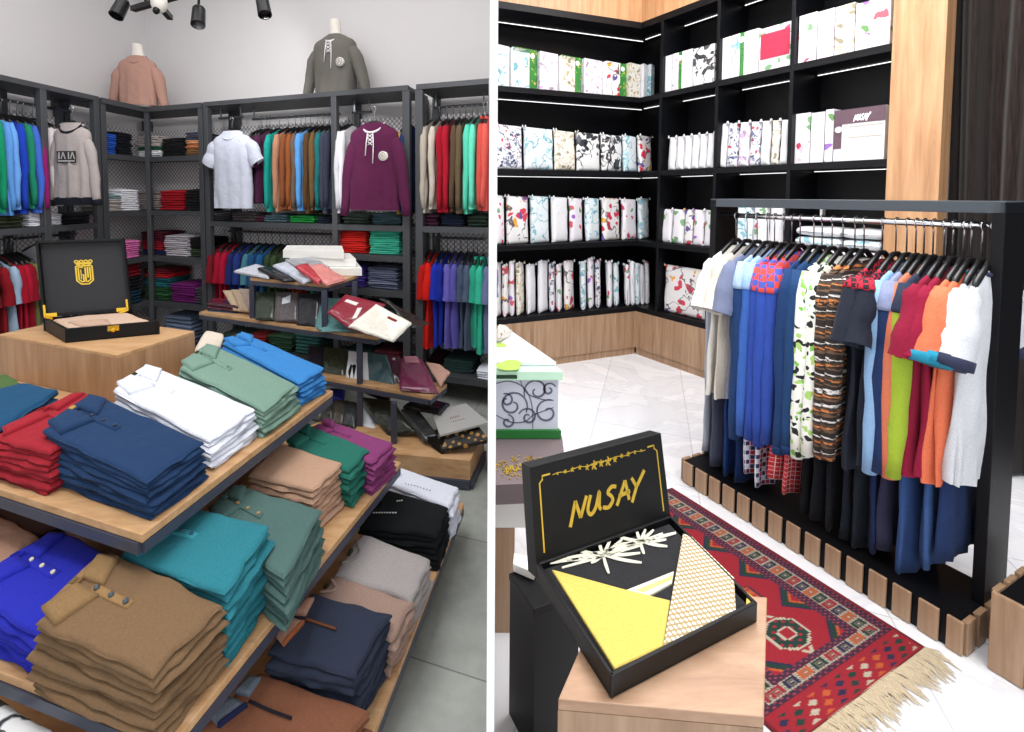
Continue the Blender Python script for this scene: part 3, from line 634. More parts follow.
seqs = [
 (Lw, 'on the upper rail of the left wall', 2.18, .70, 'long', 2.3, [(-12, '#3aa57a', 'sea green shirt'), (0, '#138a63', 'green long sleeved shirt'), (8, '#5b93d6', 'sky blue shirt'), (14, '#6aa0e2', 'light blue long sleeved shirt'), (22, '#1e3fae', 'royal blue shirt'), (30, '#1d8163', 'emerald shirt'), (37, '#4168c8', 'cornflower blue shirt'), (42.5, '#8c1f66', 'magenta shirt left of the post')]),
 (Lw, 'beside the printed shirt on the left wall', 2.18, .66, 'long', 2.3, [(52, '#cfc8cc', 'pale grey shirt right of the post'), (58, '#d8d2d4', 'off white shirt')]),
 (Lw, 'on the lower rail of the left wall', 1.15, .62, 'short', 1.27, [(-8, '#84141f', 'dark red polo'), (5, '#8c1722', 'burgundy polo'), (14, '#9fb7cf', 'pale blue patterned shirt'), (21, '#a3142a', 'crimson shirt'), (26.5, '#ad1730', 'bright crimson shirt'), (31.5, '#8c1226', 'deep red shirt'), (37, '#6a7040', 'olive shirt')]),
 (A, 'behind the white t-shirt', 2.18, .66, 'short', 2.3, [(249, '#1a1a20', 'black t-shirt'), (254, '#3c1a2c', 'dark maroon t-shirt'), (257, '#4c2440', 'plum t-shirt')]),
 (A, 'on the upper rail of the back wall', 2.18, .71, 'long', 2.29, [(267, '#1d9a8e', 'turquoise shirt'), (276, '#b98468', 'dusty pink shirt'), (283, '#8a4f30', 'rust brown shirt'), (289, '#93552f', 'copper brown shirt'), (294, '#6d5c50', 'taupe shirt'), (299, '#5c9fe2', 'sky blue shirt'), (306, '#5a4026', 'dark brown shirt'), (312, '#6e5334', 'brown shirt'), (318, '#1d6e72', 'petrol shirt'), (323, '#3c3e4e', 'slate shirt'), (327, '#35384a', 'dark slate shirt left of the post')]),
 (A, 'left of the maroon laced shirt', 2.18, .72, 'long', 2.29, [(338, '#d8d6de', 'white shirt right of the post'), (342, '#e8e6ee', 'bright white shirt')]),
 (A, 'right of the maroon laced shirt', 2.15, .68, 'short', 2.29, [(400, '#a88c34', 'mustard shirt'), (402.5, '#2c3a66', 'navy shirt')]),
 (A, 'on the upper rail at the right end', 2.18, .70, 'long', 2.29, [(424, '#b8aea2', 'beige shirt nearest the post'), (432, '#c9c0b4', 'cream shirt'), (440, '#a31528', 'red shirt'), (446, '#b01a30', 'scarlet shirt'), (453, '#5c4a38', 'brown shirt'), (459, '#6a5844', 'mocha shirt'), (466, '#5fd6b8', 'mint shirt'), (472, '#6ee6c6', 'pale mint shirt'), (480, '#d8574a', 'coral shirt'), (484.5, '#e0625a', 'salmon shirt')]),
 (A, 'on the lower rail of the back wall', 1.14, .66, 'short', 1.26, [(212, '#7c1824', 'dark red shirt nearest the corner'), (219, '#a01230', 'crimson shirt'), (224.5, '#ab1434', 'cherry red shirt'), (231, '#1f2c66', 'navy shirt'), (238, '#26387c', 'indigo shirt'), (246, '#457c8c', 'dusty teal shirt'), (253, '#1f4c7c', 'steel blue shirt'), (260, '#22588c', 'denim blue shirt'), (268, '#33452c', 'moss green shirt'), (275, '#3c4c30', 'olive green shirt'), (284, '#2c3c34', 'dark green shirt'), (293, '#9c3c1c', 'orange shirt'), (302, '#7c1a2c', 'raspberry shirt'), (311, '#3a8c84', 'aqua shirt'), (320, '#243044', 'dark blue shirt'), (328, '#1f2836', 'midnight shirt')]),
 (A, 'on the lower rail at the right end', 1.14, .70, 'short', 1.26, [(422, '#b81a16', 'dark scarlet shirt nearest the post'), (427.5, '#d62018', 'bright red shirt'), (434.5, '#2034ac', 'royal blue shirt'), (440, '#1c2c98', 'cobalt shirt'), (447.5, '#6a62b8', 'lavender purple shirt'), (454, '#5c56a8', 'violet shirt'), (461, '#48546c', 'slate blue shirt'), (467, '#525e76', 'steel grey shirt'), (474, '#2fa888', 'jade shirt'), (480, '#3cbc9c', 'mint green shirt'), (487, '#7078a0', 'lilac grey shirt')]),
]
for fr, where, z, ln, sl, rz, items in seqs:
    for px, c, nm in items: hung(fr, px, z, ln+rnd.uniform(-.02, .03), c, nm, where, sl=sl, railz=rz, y=150 if z > 1.6 else 290)
for px, c, nm in ((58, '#dcdce6', 'white'), (68, '#2b2b2f', 'zebra black and white')):
    mt = cloth(c) if c != '#2b2b2f' else floral('zebra_print', '#f0f0f0', ['#101012', '#18181c'], 9, .45, '#101012', .8, 0)
    hung(Lw, px, 1.2, .6, mt, f'{nm} shirt', 'behind the lid of the black crest box', y=290, sl='short', railz=1.27)

# front facing shirts
W_TEE = cloth('#ccd0e0'); 
fo = A.hit(232, 131, -.05)
garment(fo, A.d, .205, .67, W_TEE, 'hanging_t_shirt', 'plain white short sleeved t-shirt facing out beside the folded stacks', 'shirt', 'short', .055, 3.1, splay=.42, sll=.20, front=True, collar=W_TEE, hemw=.96)
hanger(fo+V(0, 0, .115), A.d, .16, .11, 'black hanger holding the plain white t-shirt', 'hangers of the shirts facing out')
MAR = cloth('#5a2245'); TR = cloth('#f2f0f2')
fo = A.hit(374, 123, -.06)
g, f = garment(fo, A.d, .205, .67, MAR, 'hanging_laced_shirt', 'maroon long sleeved shirt with white laced neck and round badge', 'shirt', 'long', .06, 7.7, splay=.14, sll=.62, front=True, collar=TR, hemw=1.02)
hanger(fo+V(0, 0, .125), A.d, .16, .12, 'black hanger holding the maroon laced shirt', 'hangers of the shirts facing out')
def lacing(g, f, th, s=1, z0=-.085, badge=(.105, -.26), br=.036):
    fy = -th-.004
    m = MB(); m.tube([f(-.022*s, fy, z0), f(-.03*s, fy-.008, z0-.08), f(-.04*s, fy-.006, z0-.17)], .0045, 6); m.tube([f(.022*s, fy, z0), f(.03*s, fy-.008, z0-.1), f(.022*s, fy-.006, z0-.23)], .0045, 6)
    for i in range(3): m.tube([f(-.018, fy-.004, z0-.01-.028*i), f(.018, fy-.006, z0-.034-.028*i)], .004, 6); m.tube([f(.018, fy-.004, z0-.01-.028*i), f(-.018, fy-.006, z0-.034-.028*i)], .004, 6)
    m.build('neck_lace', TR, g, smooth=True)
    m = MB(); m.lathe(f(badge[0], fy-.001, badge[1]), [(.0005, .004), (br*.8, .004), (br, .002), (br, -.02)], 20, axis=f(0, -1, 0)-f(0, 0, 0)); b = m.build('round_badge', cloth('#e8e4de'), g, smooth=True)
    m = MB(); m.lathe(f(badge[0], fy-.002, badge[1]), [(br*.62, .0035), (br*.62, .006), (br*.72, .006), (br*.72, .0035)], 20, axis=f(0, -1, 0)-f(0, 0, 0)); m.tube([f(badge[0]-.012, fy-.008, badge[1]-.01), f(badge[0], fy-.009, badge[1]+.012), f(badge[0]+.012, fy-.008, badge[1]-.01)], .0025, 5); m.build('badge_emblem', cloth('#8c8478'), b)
lacing(g, f, .06)
fo = D(72, 123, 3.72); ax = V(1, -.10, 0)
GREY = cloth('#aaa09e')
g, f = garment(fo, ax, .15, .60, GREY, 'hanging_printed_shirt', 'taupe long sleeved shirt with black neck rib and printed block letters', 'shirt', 'long', .06, 5.5, splay=.12, sll=.53, slw=.8, front=True, collar=cloth('#1d1f26'), hem=cloth('#1b1d27'), hemw=1.0, cuff=cloth('#1b1d27'))
# printed block with the four letters A I A I style marks
m = MB(); pl = lambda x, y, h: f(.005+x, -.064-h, -.265+y)
def rect(m, x0, y0, x1, y1, h0=.0, h1=.004, pl=pl): m.hexa([pl(x0, y0, h0), pl(x1, y0, h0), pl(x1, y1, h0), pl(x0, y1, h0)], [pl(x0, y0, h1), pl(x1, y0, h1), pl(x1, y1, h1), pl(x0, y1, h1)])
rect(m, -.078, -.045, .078, .045)
pr = m.build('print_block', cloth('#35363a'), g)
m = MB()
for (x, ch) in ((-.058, 'I'), (-.025, 'A'), (.02, 'I'), (.052, 'A')):
    if ch == 'A': stroke(m, [(x-.017, -.015), (x, .036)], .008, lambda a, b, h: pl(a, b, .004+h), taper=False); stroke(m, [(x, .036), (x+.017, -.015)], .008, lambda a, b, h: pl(a, b, .004+h), taper=False)
    else: stroke(m, [(x, -.015), (x, .036)], .009, lambda a, b, h: pl(a, b, .004+h), taper=False)
stroke(m, [(-.068, -.03), (.068, -.03)], .009, lambda a, b, h: pl(a, b, .004+h), taper=False)
m.build('print_letters', cloth('#b8b0ae'), pr)
hanger(fo+V(0, 0, .125), ax, .13, .12, 'black hanger holding the taupe printed shirt', 'hangers of the shirts facing out')

# mannequin torsos on the shelving top
M_MANN = plain('mannequin_white', '#e6e0d8', .5)
def torso(c, ax, label, k=1.):
    f = xf(Vector(c), ax); m = MB(); prof = [(.052, .72), (.055, .70), (.052, .62), (.06, .55), (.10, .52), (.13, .44), (.13, .3), (.11, .1), (.12, 0.005), (.001, .0)]
    n = 24
    m.v.append(f(0, 0, .722*k))
    for r, z in [(r*k, z*k) for r, z in prof]:
        for k_ in range(n): a = 2*PI*k_/n; m.v.append(f(r*math.cos(a)*(1.25 if z < .54 else 1), r*.72*math.sin(a) if z < .54 else r*math.sin(a), z))
    m.f += [(0, 1+k, 1+(k+1) % n) for k in range(n)]
    for i in range(len(prof)-1):
        for k in range(n): k2 = (k+1) % n; m.f.append((1+i*n+k, 1+i*n+k2, 1+(i+1)*n+k2, 1+(i+1)*n+k))
    m.mi = [0]*len(m.f); return m.build('mannequin_torso', M_MANN, smooth=True, label=label, cat='mannequin', group='headless mannequins on top of the shelving')
tp = D(139, 100, 4.62); tp.z = TOPZ+.005; ax = V(1, .10, 0)
torso(tp, ax, 'headless white mannequin torso wearing the dusty pink sweatshirt', .82)
PK = cloth('#b68e80')
garment(tp+V(0, 0, .478), ax, .17, .468, PK, 'mannequin_sweatshirt', 'dusty pink long sleeved sweatshirt on the mannequin above the corner shelves', 'shirt', 'long', .092, 2.2, splay=.22, sll=.41, front=True, collar=PK, hemw=.98, neck=.07)
tp = A(A.u_at(337, .22), .22); tp.z = TOPZ+.005
torso(tp, A.d, 'headless white mannequin torso wearing the grey laced sweatshirt', .9)
g, f = garment(tp+V(0, 0, .525), A.d, .195, .51, cloth('#716e68'), 'mannequin_laced_sweatshirt', 'grey long sleeved sweatshirt with white laced neck and badge on a mannequin', 'shirt', 'long', .105, 9.2, splay=.28, sll=.47, front=True, collar=TR, hemw=.95, neck=.07)
lacing(g, f, .105)

# track lights and camera
BLK = plain('black_metal', '#141416', .4, .5)
tr = thing('light_track', 'black ceiling track crossing above the corner of the shop', 'track light', D(165, 4, 3.0))
def trackbar(a, b):
    m = MB(); m.bar(a, b, .035, .03); m.build('track_bar', BLK, tr)
ta, tb = D(133, 9, 3.1), D(258, -8, 2.6); tb.z = ta.z
trackbar(ta, tb); tc, td = D(138, -4, 2.7), D(170, 9, 3.25); td.z = tc.z = ta.z
trackbar(tc, td)
m = MB()
for p in (ta.lerp(tb, .12), ta.lerp(tb, .9)): m.bar(p, V(p.x, p.y, CEIL), .012)
m.build('suspension_rod', BLK, tr)
def spot(px0, px1, Y, label, rod):
    a = D(*px0, Y); b = D(*px1, Y-.05); d = (b-a).normalized(); root = thing('spotlight', label, 'spotlight', a, 'black track spotlights')
    m = MB(); m.lathe(a, [(.001, 0), (.03, 0), (.036, .01), (.04, (b-a).length), (.034, (b-a).length), (.03, (b-a).length-.02), (.001, (b-a).length-.02)], 20, axis=d); m.build('lamp_head', BLK, root, smooth=False)
    m = MB(); m.tube([a+d*.03, a+V(0, 0, .06), V(a.x, a.y, rod)], .008, 8); m.build('swivel_arm', BLK, root)
    return a, d
spot((124, 1), (116, 16), 2.9, 'black cylindrical spotlight left of the dome camera', CEIL)
spot((199, 8), (198, 25), 2.9, 'black cylindrical spotlight just right of the dome camera', ta.z)
spot((261, -6), (265, 15), 2.9, 'black spotlight at the top above the grey mannequin', CEIL)
dc = thing('dome_camera', 'white dome security camera with a black lens among the spotlights', 'security camera', D(159, 5, 2.85))
c = D(159, 4, 2.85); m = MB(); m.lathe(c+V(0, 0, .02), [(.001, .02), (.04, .02), (.045, 0), (.043, -.03), (.034, -.055), (.018, -.068), (.001, -.072)], 24); m.build('dome_housing', M_MANN, dc, smooth=True)
m = MB(); m.lathe(c+V(0, -.01, -.02), [(.001, .052), (.012, .05), (.018, .04), (.018, .01)], 18, axis=V(-.05, -.5, -.85)); m.build('lens', BLK, dc, smooth=True)
m = MB(); m.bar(c+V(0, 0, .03), V(c.x, c.y, CEIL), .02); m.build('drop_rod', BLK, dc)

# ---- stepped display table
tab = thing('tiered_display_table', 'three stepped oak boards with dark steel edges piled with folded shirts', 'table', P(130, 640, 0))
def board(c, ur, ul, z, lenr, lenl, t=.022, extra=None):
    if isinstance(lenr, tuple): lenr = (P(*lenr, z)-P(*c, z)).length
    """corner pixel c, pixels on the right and left edges, top height z"""
    C0 = P(*c, z); R0 = P(*ur, z); L0 = P(*ul, z); dr = (R0-C0).normalized(); dl = (L0-C0).normalized()
    q = [C0, C0+dr*lenr, C0+dr*lenr+dl*lenl, C0+dl*lenl]; q = [q[0], q[3], q[2], q[1]] if ((q[1]-q[0]).cross(q[3]-q[0])).z < 0 else q
    m = MB(); m.prism(q, z-t, z); m.build('oak_board', M_OAK, tab, bevel=.002)
    m = MB(); cen = sum(q, V(0, 0, 0))/4
    for i in range(4):
        a, b = q[i], q[(i+1) % 4]; m.bar(V(a.x, a.y, z-t-.016)+(cen-a).normalized()*.012, V(b.x, b.y, z-t-.016)+(cen-b).normalized()*.012, .022, .03)
    m.build('steel_edge_frame', M_STEELB, tab); return C0, dr, dl
c1, dr, dl = board((142, 535), (330, 393), (0, 489), .75, .93, 1.5)
c2, dr2, dl2 = board((175, 741), (396, 468), (0, 672), .45, 1.13, 1.75)
c3, dr3, dl3 = board((352, 790), (462, 508), (20, 772), .15, (464, 503), 2.0)
P1 = P(128, 560, .5)
m = MB(); d1 = (P(330, 393, .75)-P(142, 535, .75)).normalized(); d2 = (P(0, 489, .75)-P(142, 535, .75)).normalized()
k1 = V(P1.x, P1.y, 0); 
def core(k, a, b, z0, z1, name, mt, par):
    m = MB(); q = [k, k+d1*a, k+d1*a+d2*b, k+d2*b]; q = [V(p.x, p.y, 0) for p in q]
    if ((q[1]-q[0]).cross(q[3]-q[0])).z < 0: q = [q[0], q[3], q[2], q[1]]
    m.prism(q, z0, z1); return m.build(name, mt, par, bevel=.002)
core(k1, .62, 1.2, .45, .712, 'core_box', M_OAKV, tab)
core(k1+d1*.0-d1*.12, .85, 1.4, .15, .412, 'core_box', M_OAKV, tab)
core(k1-d1*.15-d2*.1, .95, 1.5, .0, .112, 'core_box', M_OAKV, tab)
# pedestal on the table
pf = P(117, 355, .95); pr_ = P(195, 331, .95); plf = P(0, 335, .95); d1 = (pr_-pf).normalized(); d2 = (plf-pf).normalized()
ped = thing('display_plinth', 'oak veneered plinth standing on the upper board under the crest box', 'plinth', V(pf.x-.3, pf.y+.2, .75))
m = MB(); q = [pf, pf+d1*.37, pf+d1*.37+d2*.80, pf+d2*.80]; q = [q[0], q[3], q[2], q[1]] if ((q[1]-q[0]).cross(q[3]-q[0])).z < 0 else q
m.prism(q, .752, .935); m.build('plinth_body', M_OAKV, ped); m = MB(); m.prism(q, .935, .95); m.build('plinth_top', M_OAK, ped, bevel=.002)

# crest box
bF = P(65.5, 343, .951); bR = P(159.5, 334, .951); bL = P(44.5, 330.5, .951); bR = bF+(bR-bF); bB = bL+(bR-bF)
cbx = thing('crest_gift_box', 'open black gift box with gold crest inside the lid, on the plinth', 'box', (bF+bB)/2)
hb = .062
def tray(root, q, z0, h, wall, mt, name='box_base'):
    cen = sum(q, V(0, 0, 0))/4; m = MB()
    q = [V(p.x, p.y, z0) for p in q]; m.hexa(q, [p+V(0, 0, .006) for p in q])
    for i in range(4):
        a, b = q[i], q[(i+1) % 4]; d = (b-a).normalized(); nn = V(-d.y, d.x, 0)
        if nn.dot(cen-a) < 0: nn = -nn
        m.hexa([a, b, b+nn*wall, a+nn*wall], [a+V(0, 0, h), b+V(0, 0, h), b+nn*wall+V(0, 0, h), a+nn*wall+V(0, 0, h)])
    return m.build(name, mt, root, bevel=.0015)
tray(cbx, [bF, bR, bB, bL], bF.z, hb, .012, M_BOXBLK)
lb = bL+V(0, 0, hb+.002); rb = bB+V(0, 0, hb+.002); lat = (rb-lb).normalized(); bk = V(-lat.y, lat.x, 0); bk = bk if bk.y > 0 else -bk
lt = D(36, 241, lb.y+.05); hh = lt.z-lb.z; vu = (V(0, 0, hh)+bk*.06-lat*.035)
LW = (rb-lb).length
def lp(x, y, h): return lb + lat*(x*LW) + vu*y - vu.cross(lat).normalized()*0 + (lat.cross(vu)).normalized()*h
sgn = 1 if lat.cross(vu).y < 0 else -1
LP = lambda x, y, h: lb + lat*(x*LW) + vu*y + lat.cross(vu).normalized()*h*sgn
m = MB(); e = .03
def lbox(m, x0, y0, x1, y1, h0, h1): m.hexa([LP(x0, y0, h0), LP(x1, y0, h0), LP(x1, y1, h0), LP(x0, y1, h0)], [LP(x0, y0, h1), LP(x1, y0, h1), LP(x1, y1, h1), LP(x0, y1, h1)])
lbox(m, 0, 0, 1, 1, -.02, -.012)
for a in ((0, 0, 1, e*1.2), (0, 1-e*1.2, 1, 1), (0, 0, e, 1), (1-e, 0, 1, 1)): lbox(m, *a, -.02, .022)
lid = m.build('box_lid', M_BOXBLK, cbx, bevel=.001)
m = MB(); lbox(m, e, e, 1-e, 1-e, -.012, -.006); m.build('lid_lining', plain('lining_charcoal', '#26262a', .7), lid)
cp = lambda x, y, h: LP(.49+x/LW, .545+y/hh, -.006+h); m = MB(); s = .0010*1.0
def ss(pts, w=.0065): stroke(m, pts, w, cp, .002, taper=False)
U = LW/.30*.9
def sc(p): return [(x*.001*U, y*.001*U) for x, y in p]
ss(sc([(-30, 34), (30, 34)])); ss(sc([(-30, 44), (30, 44)]))
for cx in (-27, -9, 9, 27):
    ss(sc([(cx+7*math.cos(a*PI/4), 54+6*math.sin(a*PI/4)) for a in range(9)]), .005)
for cx in (-18, 0, 18): ss(sc([(cx-5, 46), (cx, 52), (cx+5, 46)]), .005)
for cx in (-20, 0, 20): ss(sc([(cx-6, 36), (cx, 41), (cx+6, 36)]), .004)
ss(sc([(-31, 34), (-31, -32), (-14, -48), (0, -48)])); ss(sc([(31, 34), (31, -32), (14, -48), (0, -48)]))
ss(sc([(-4, 27), (-22, 27), (-22, -28), (-10, -38), (-4, -38), (-4, -6), (-13, -6)])); ss(sc([(4, 27), (4, -38), (10, -38), (22, -28), (22, 27), (13, 27), (13, -20)]))
ss(sc([(-13, 18), (-13, -26)]), .004)
m.build('gold_crest', M_GOLD, lid)
m = MB(); zz = LP(.5, .5, 0)
for x in (.035, .965):
    m = MB(); sg = 1 if x < .5 else -1
    lbox(m, x-.012, .0, x+.012, .16, .02, .028); lbox(m, min(x, x+sg*.13), -.0, max(x, x+sg*.13), .05, .02, .028)
    m.tube([LP(x, .01, .03), LP(x+sg*.09, -.02, .05)], .006, 6)
    m.build('brass_hinge', M_BRASS, cbx)
mid = bF.lerp(bR, .5); dd = (bR-bF).normalized(); nn = V(dd.y, -dd.x, 0)
m = MB(); m.hexa([mid-dd*.022+nn*.0+V(0, 0, .036), mid+dd*.022+V(0, 0, .036), mid+dd*.022+nn*.006+V(0, 0, .036), mid-dd*.022+nn*.006+V(0, 0, .036)], [mid-dd*.022+V(0, 0, .06), mid+dd*.022+V(0, 0, .06), mid+dd*.022+nn*.006+V(0, 0, .06), mid-dd*.022+nn*.006+V(0, 0, .06)])
m.lathe(mid+nn*.004+V(0, 0, .04), [(.001, .008), (.008, .007), (.01, 0)], 12, axis=nn); m.build('brass_clasp', M_BRASS, cbx)
cq = [bL, bF, bR, bB]; cen = sum(cq, V(0, 0, 0))/4; q = [cen+(p-cen)*.9+V(0, 0, .062) for p in cq]
m = slab([q[0], q[3], q[2], q[1]], .045, seed=4.4, amp=.006); o = m.build('folded_shirt_in_box', cloth('#cdb09c'), smooth=True, label='pale peach folded shirt lying inside the open crest box', cat='folded shirt')
patch(m, [(.55, .1), (.95, .15), (.95, .5), (.6, .55)], .002, .008).build('folded_cuff', cloth('#c2a28e'), o, smooth=True)

def lettering(m, uv0, uv1, n, par, col='#e8e8e8'):
    r = MB(); 
    for i in range(n):
        u = uv0[0]+(uv1[0]-uv0[0])*i/n; v = uv0[1]+(uv1[1]-uv0[1])*i/n
        r.tube([m.surf(u, v-.012, .004), m.surf(u+.012, v+.014, .004)], .0022, 5)
    r.build('printed_lettering', cloth(col), par)

# ---- foreground stacks (upper board)
Z1, Z2, Z3 = .75, .45, .15
ub_ = 'on the upper oak board'
DKT = '#35341f'
stack('#213a5e', [(42, 428), (97, 393), (205, 441), (147, 480)], [.915, .915, .862, .862], Z1, 9, 'navy blue', ub_, polo(tagc='#b08f4c', nb=3, plen=.30), buttons='#16243c', lo=.02)
stack('#e6eaf6', [(113, 388), (152, 364), (256, 407), (211, 441)], [.905, .905, .855, .842], Z1, 7, 'white', ub_, polo(tagc='#3a361c', nb=0, plen=.26))
stack('#7b9a8c', [(178, 366), (212, 343), (297, 383), (264, 409)], [.90, .90, .86, .852], Z1, 7, 'sage green', ub_, polo(tagc='#3a361c', nb=2, plen=.28), buttons='#5c7a6c')
stack('#3c84c8', [(222, 341), (246, 333), (325, 366), (299, 382)], [.90, .90, .865, .855], Z1, 6, 'bright blue', ub_, polo(tagc='#4a3e24', nb=2, plen=.28), buttons='#2a76bc')
stack('#9c2430', [(-10, 436), (86, 390), (112, 412), (49, 452)], [.88, .905, .90, .875], Z1, 8, 'red', ub_, polo(tagc='#7c1420', nb=0))
stack('#1d4c70', [(-70, 404), (26, 381), (58, 388), (-4, 430)], [.89, .90, .90, .88], Z1, 5, 'steel blue', ub_, None)
stack('#4f6a3c', [(-60, 388), (8, 372), (26, 385), (-26, 405)], [.87, .87, .87, .87], Z1, 4, 'olive green', ub_, crew('#3e5530'))
# small cream garment at the back edge
pack([P(195, 350, .86), P(206, 329, .86), P(226, 333, .84), P(222, 349, .80)], .05, cloth('#eadfcf'), 'folded_shirt', 'cream folded shirt between the plinth and the blue stack', 'folded shirt', pinch=.3)
# lower board
lb2 = 'on the middle oak board'
stack('#7c6248', [(33, 621), (110, 548), (222, 603), (152, 674)], [.625, .655, .62, .61], Z2, 9, 'khaki brown', lb2, polo(collar='#8c6f4c', placket='#967750', tagc='#6e5a3c', nb=3, plen=.34, br=.0065), buttons='#3c4650', grow=.015)
stack('#282eac', [(-36, 588), (63, 528), (127, 562), (39, 634)], [.58, .60, .61, .575], Z2, 6, 'royal blue', lb2, polo(nb=3, plen=.4, tagc='#1a2290', br=.0055), buttons='#d8d0b8')
stack('#ad8672', [(-78, 556), (-14, 505), (41, 533), (-18, 583)], [.57, .58, .58, .57], Z2, 4, 'pinkish beige', lb2, polo(collar='#a07a66', nb=0))
stack('#4a3430', [(-20, 505), (20, 490), (62, 520), (22, 538)], [.56, .57, .57, .56], Z2, 4, 'dark brown', lb2, crew())
stack('#2f7c8a', [(118, 553), (180, 502), (271, 523), (225, 592)], [.64, .65, .672, .64], Z2, 10, 'teal blue', lb2, polo(placket='#3c909e', tagc='#1f6c7c', nb=3, plen=.3), buttons='#1c4a5c', grow=.012)
stack('#53706c', [(206, 515), (238, 483), (321, 508), (284, 578)], [.60, .62, .60, .60], Z2, 8, 'grey green', lb2, polo(nb=3, plen=.34, tagc='#44605c'), buttons='#a8895c')
stack('#be9a82', [(247, 474), (277, 441), (343, 461), (313, 489)], [.605, .62, .614, .605], Z2, 8, 'camel beige', lb2, None, kind='folded trousers', name='folded_trousers')
stack('#2a7264', [(285, 445), (304, 421), (369, 448), (349, 470)], [.605, .62, .605, .60], Z2, 7, 'emerald green', lb2, polo(nb=0, tagc='#14584c'))
stack('#8a4074', [(311, 431), (327, 419), (394, 441), (372, 462)], [.60, .60, .585, .585], Z2, 7, 'magenta', lb2, polo(nb=0, tagc='#d8c24c'))
# bottom board
lb3 = 'on the lowest oak board by the aisle'
stack('#e2e6f4', [(384, 480), (400, 466), (459, 486), (449, 507)], [.30, .31, .30, .30], Z3, 6, 'white printed', lb3, lambda m, o, b: (crew('#d4d9ea')(m, o, b), lettering(m, (.3, .2), (.7, .35), 9, o, '#8c94a8')), kind='folded t-shirt', name='folded_t_shirt')
stack('#15181b', [(358, 525), (384, 487), (449, 506), (436, 534)], [.30, .32, .31, .30], Z3, 7, 'black', lb3, lambda m, o, b: (crew('#1c2024')(m, o, b), lettering(m, (.1, .3), (.4, .42), 9, o), lettering(m, (.3, .72), (.38, .78), 3, o)), kind='folded t-shirt', name='folded_t_shirt')
stack('#a8a2a2', [(334, 574), (361, 531), (432, 557), (412, 599)], [.30, .31, .28, .28], Z3, 5, 'light grey', lb3, crew('#989292'))
stack('#a58a7e', [(313, 598), (335, 573), (414, 600), (392, 640)], [.29, .30, .27, .27], Z3, 5, 'dusty beige', lb3, crew('#b0978a'))
stack('#31384a', [(266, 650), (312, 590), (392, 612), (356, 674)], [.34, .34, .32, .32], Z3, 8, 'slate navy', lb3, zipneck('#b58a78', '#7c4a30', '#a05c38'))
stack('#845640', [(195, 730), (258, 668), (371, 708), (320, 775)], [.28, .28, .25, .24], Z3, 4, 'rust brown', lb3, zipneck('#6c7886', '#23232c', '#23284c'))
stack('#5c5850', [(150, 770), (200, 722), (262, 745), (230, 790)], [.26, .26, .24, .24], Z3, 3, 'grey brown', lb3, crew())
# patterned shirt low in the near corner
q = [P(-40, 742, .36), P(-10, 690, .36), P(52, 728, .36), P(20, 775, .36)]
m, o = pack(q, .03, floral('mono_print', '#e8e8ea', ['#55574e', '#e8e8ea', '#6a6c62', '#303238'], 9, .5, '#303238', .8, 0), 'folded_shirt', 'white folded shirt with grey print in the nearest corner below the boards', 'folded shirt')
q = [P(-40, 742, .33), P(-10, 688, .33), P(66, 728, .33), P(20, 785, .33)]
pack(q, .17, cloth('#4a4c54'), 'folded_shirt', 'charcoal folded shirt under the white printed one in the near corner', 'folded shirt')
# ---- packaged shirt stand
st = thing('packaged_shirt_stand', 'three level steel and oak stand holding packaged shirts before the back wall', 'display stand', P(393, 448, 0))
def bd(fl, fr_, br_, z, name='oak_board', t=.022, bl=None):
    a, b, c = P(*fl, z), P(*fr_, z), P(*br_, z); d = a+(c-b) if not bl else P(*bl, z); q = [a, b, c, d]
    m = MB(); m.prism(q, z-t, z); m.build(name, M_OAK, st, bevel=.002); m = MB(); cen = sum(q, V(0, 0, 0))/4
    for i in range(4):
        p, r_ = q[i], q[(i+1) % 4]; p = p+(cen-p).normalized()*.012; r_ = r_+(cen-r_).normalized()*.012; m.bar(V(p.x, p.y, z-t-.013), V(r_.x, r_.y, z-t-.013), .024, .026)
    m.build('steel_edge_frame', M_STEELB, st); return q
T1 = bd((250, 277.5), (328, 284.5), (358, 275), 1.03)
T2 = bd((199, 312), (378, 337), (398, 322), .745)
T3 = bd((262, 366), (431, 396.5), (447, 384), .43)
base_q = [P(262, 442, .16), P(470, 468, .12), P(484, 440, .12), P(325, 420, .16)]
m = MB(); q = [V(p.x, p.y, 0) for p in base_q]; m.prism(q, .05, .16); m.build('oak_base', M_OAK, st)
m = MB()
for i in range(4): m.bar(V(*q[i].xy, .03), V(*q[(i+1) % 4].xy, .03), .03, .045)
m.build('steel_base_frame', M_STEELB, st)
def post(px, y0, z0, z1, v=.0):
    p = P(px, y0, z0); m = MB(); m.bar(V(p.x, p.y+v, z0), V(p.x, p.y+v, z1), .034); m.build('steel_post', M_STEELB, st)
for (px, y0, z0, z1) in ((253, 318, .745, 1.0), (325, 329, .745, 1.0), (360, 383, .43, .71), (355, 318, .745, 1.0)): post(px, y0, z0, z1)
p = P(360, 383, .43); m = MB(); m.bar(V(p.x, p.y, .05), V(p.x, p.y, .40), .034); m.build('steel_post', M_STEELB, st)
post(394, 446, .14, .40); 
p = P(353, 318, .745)
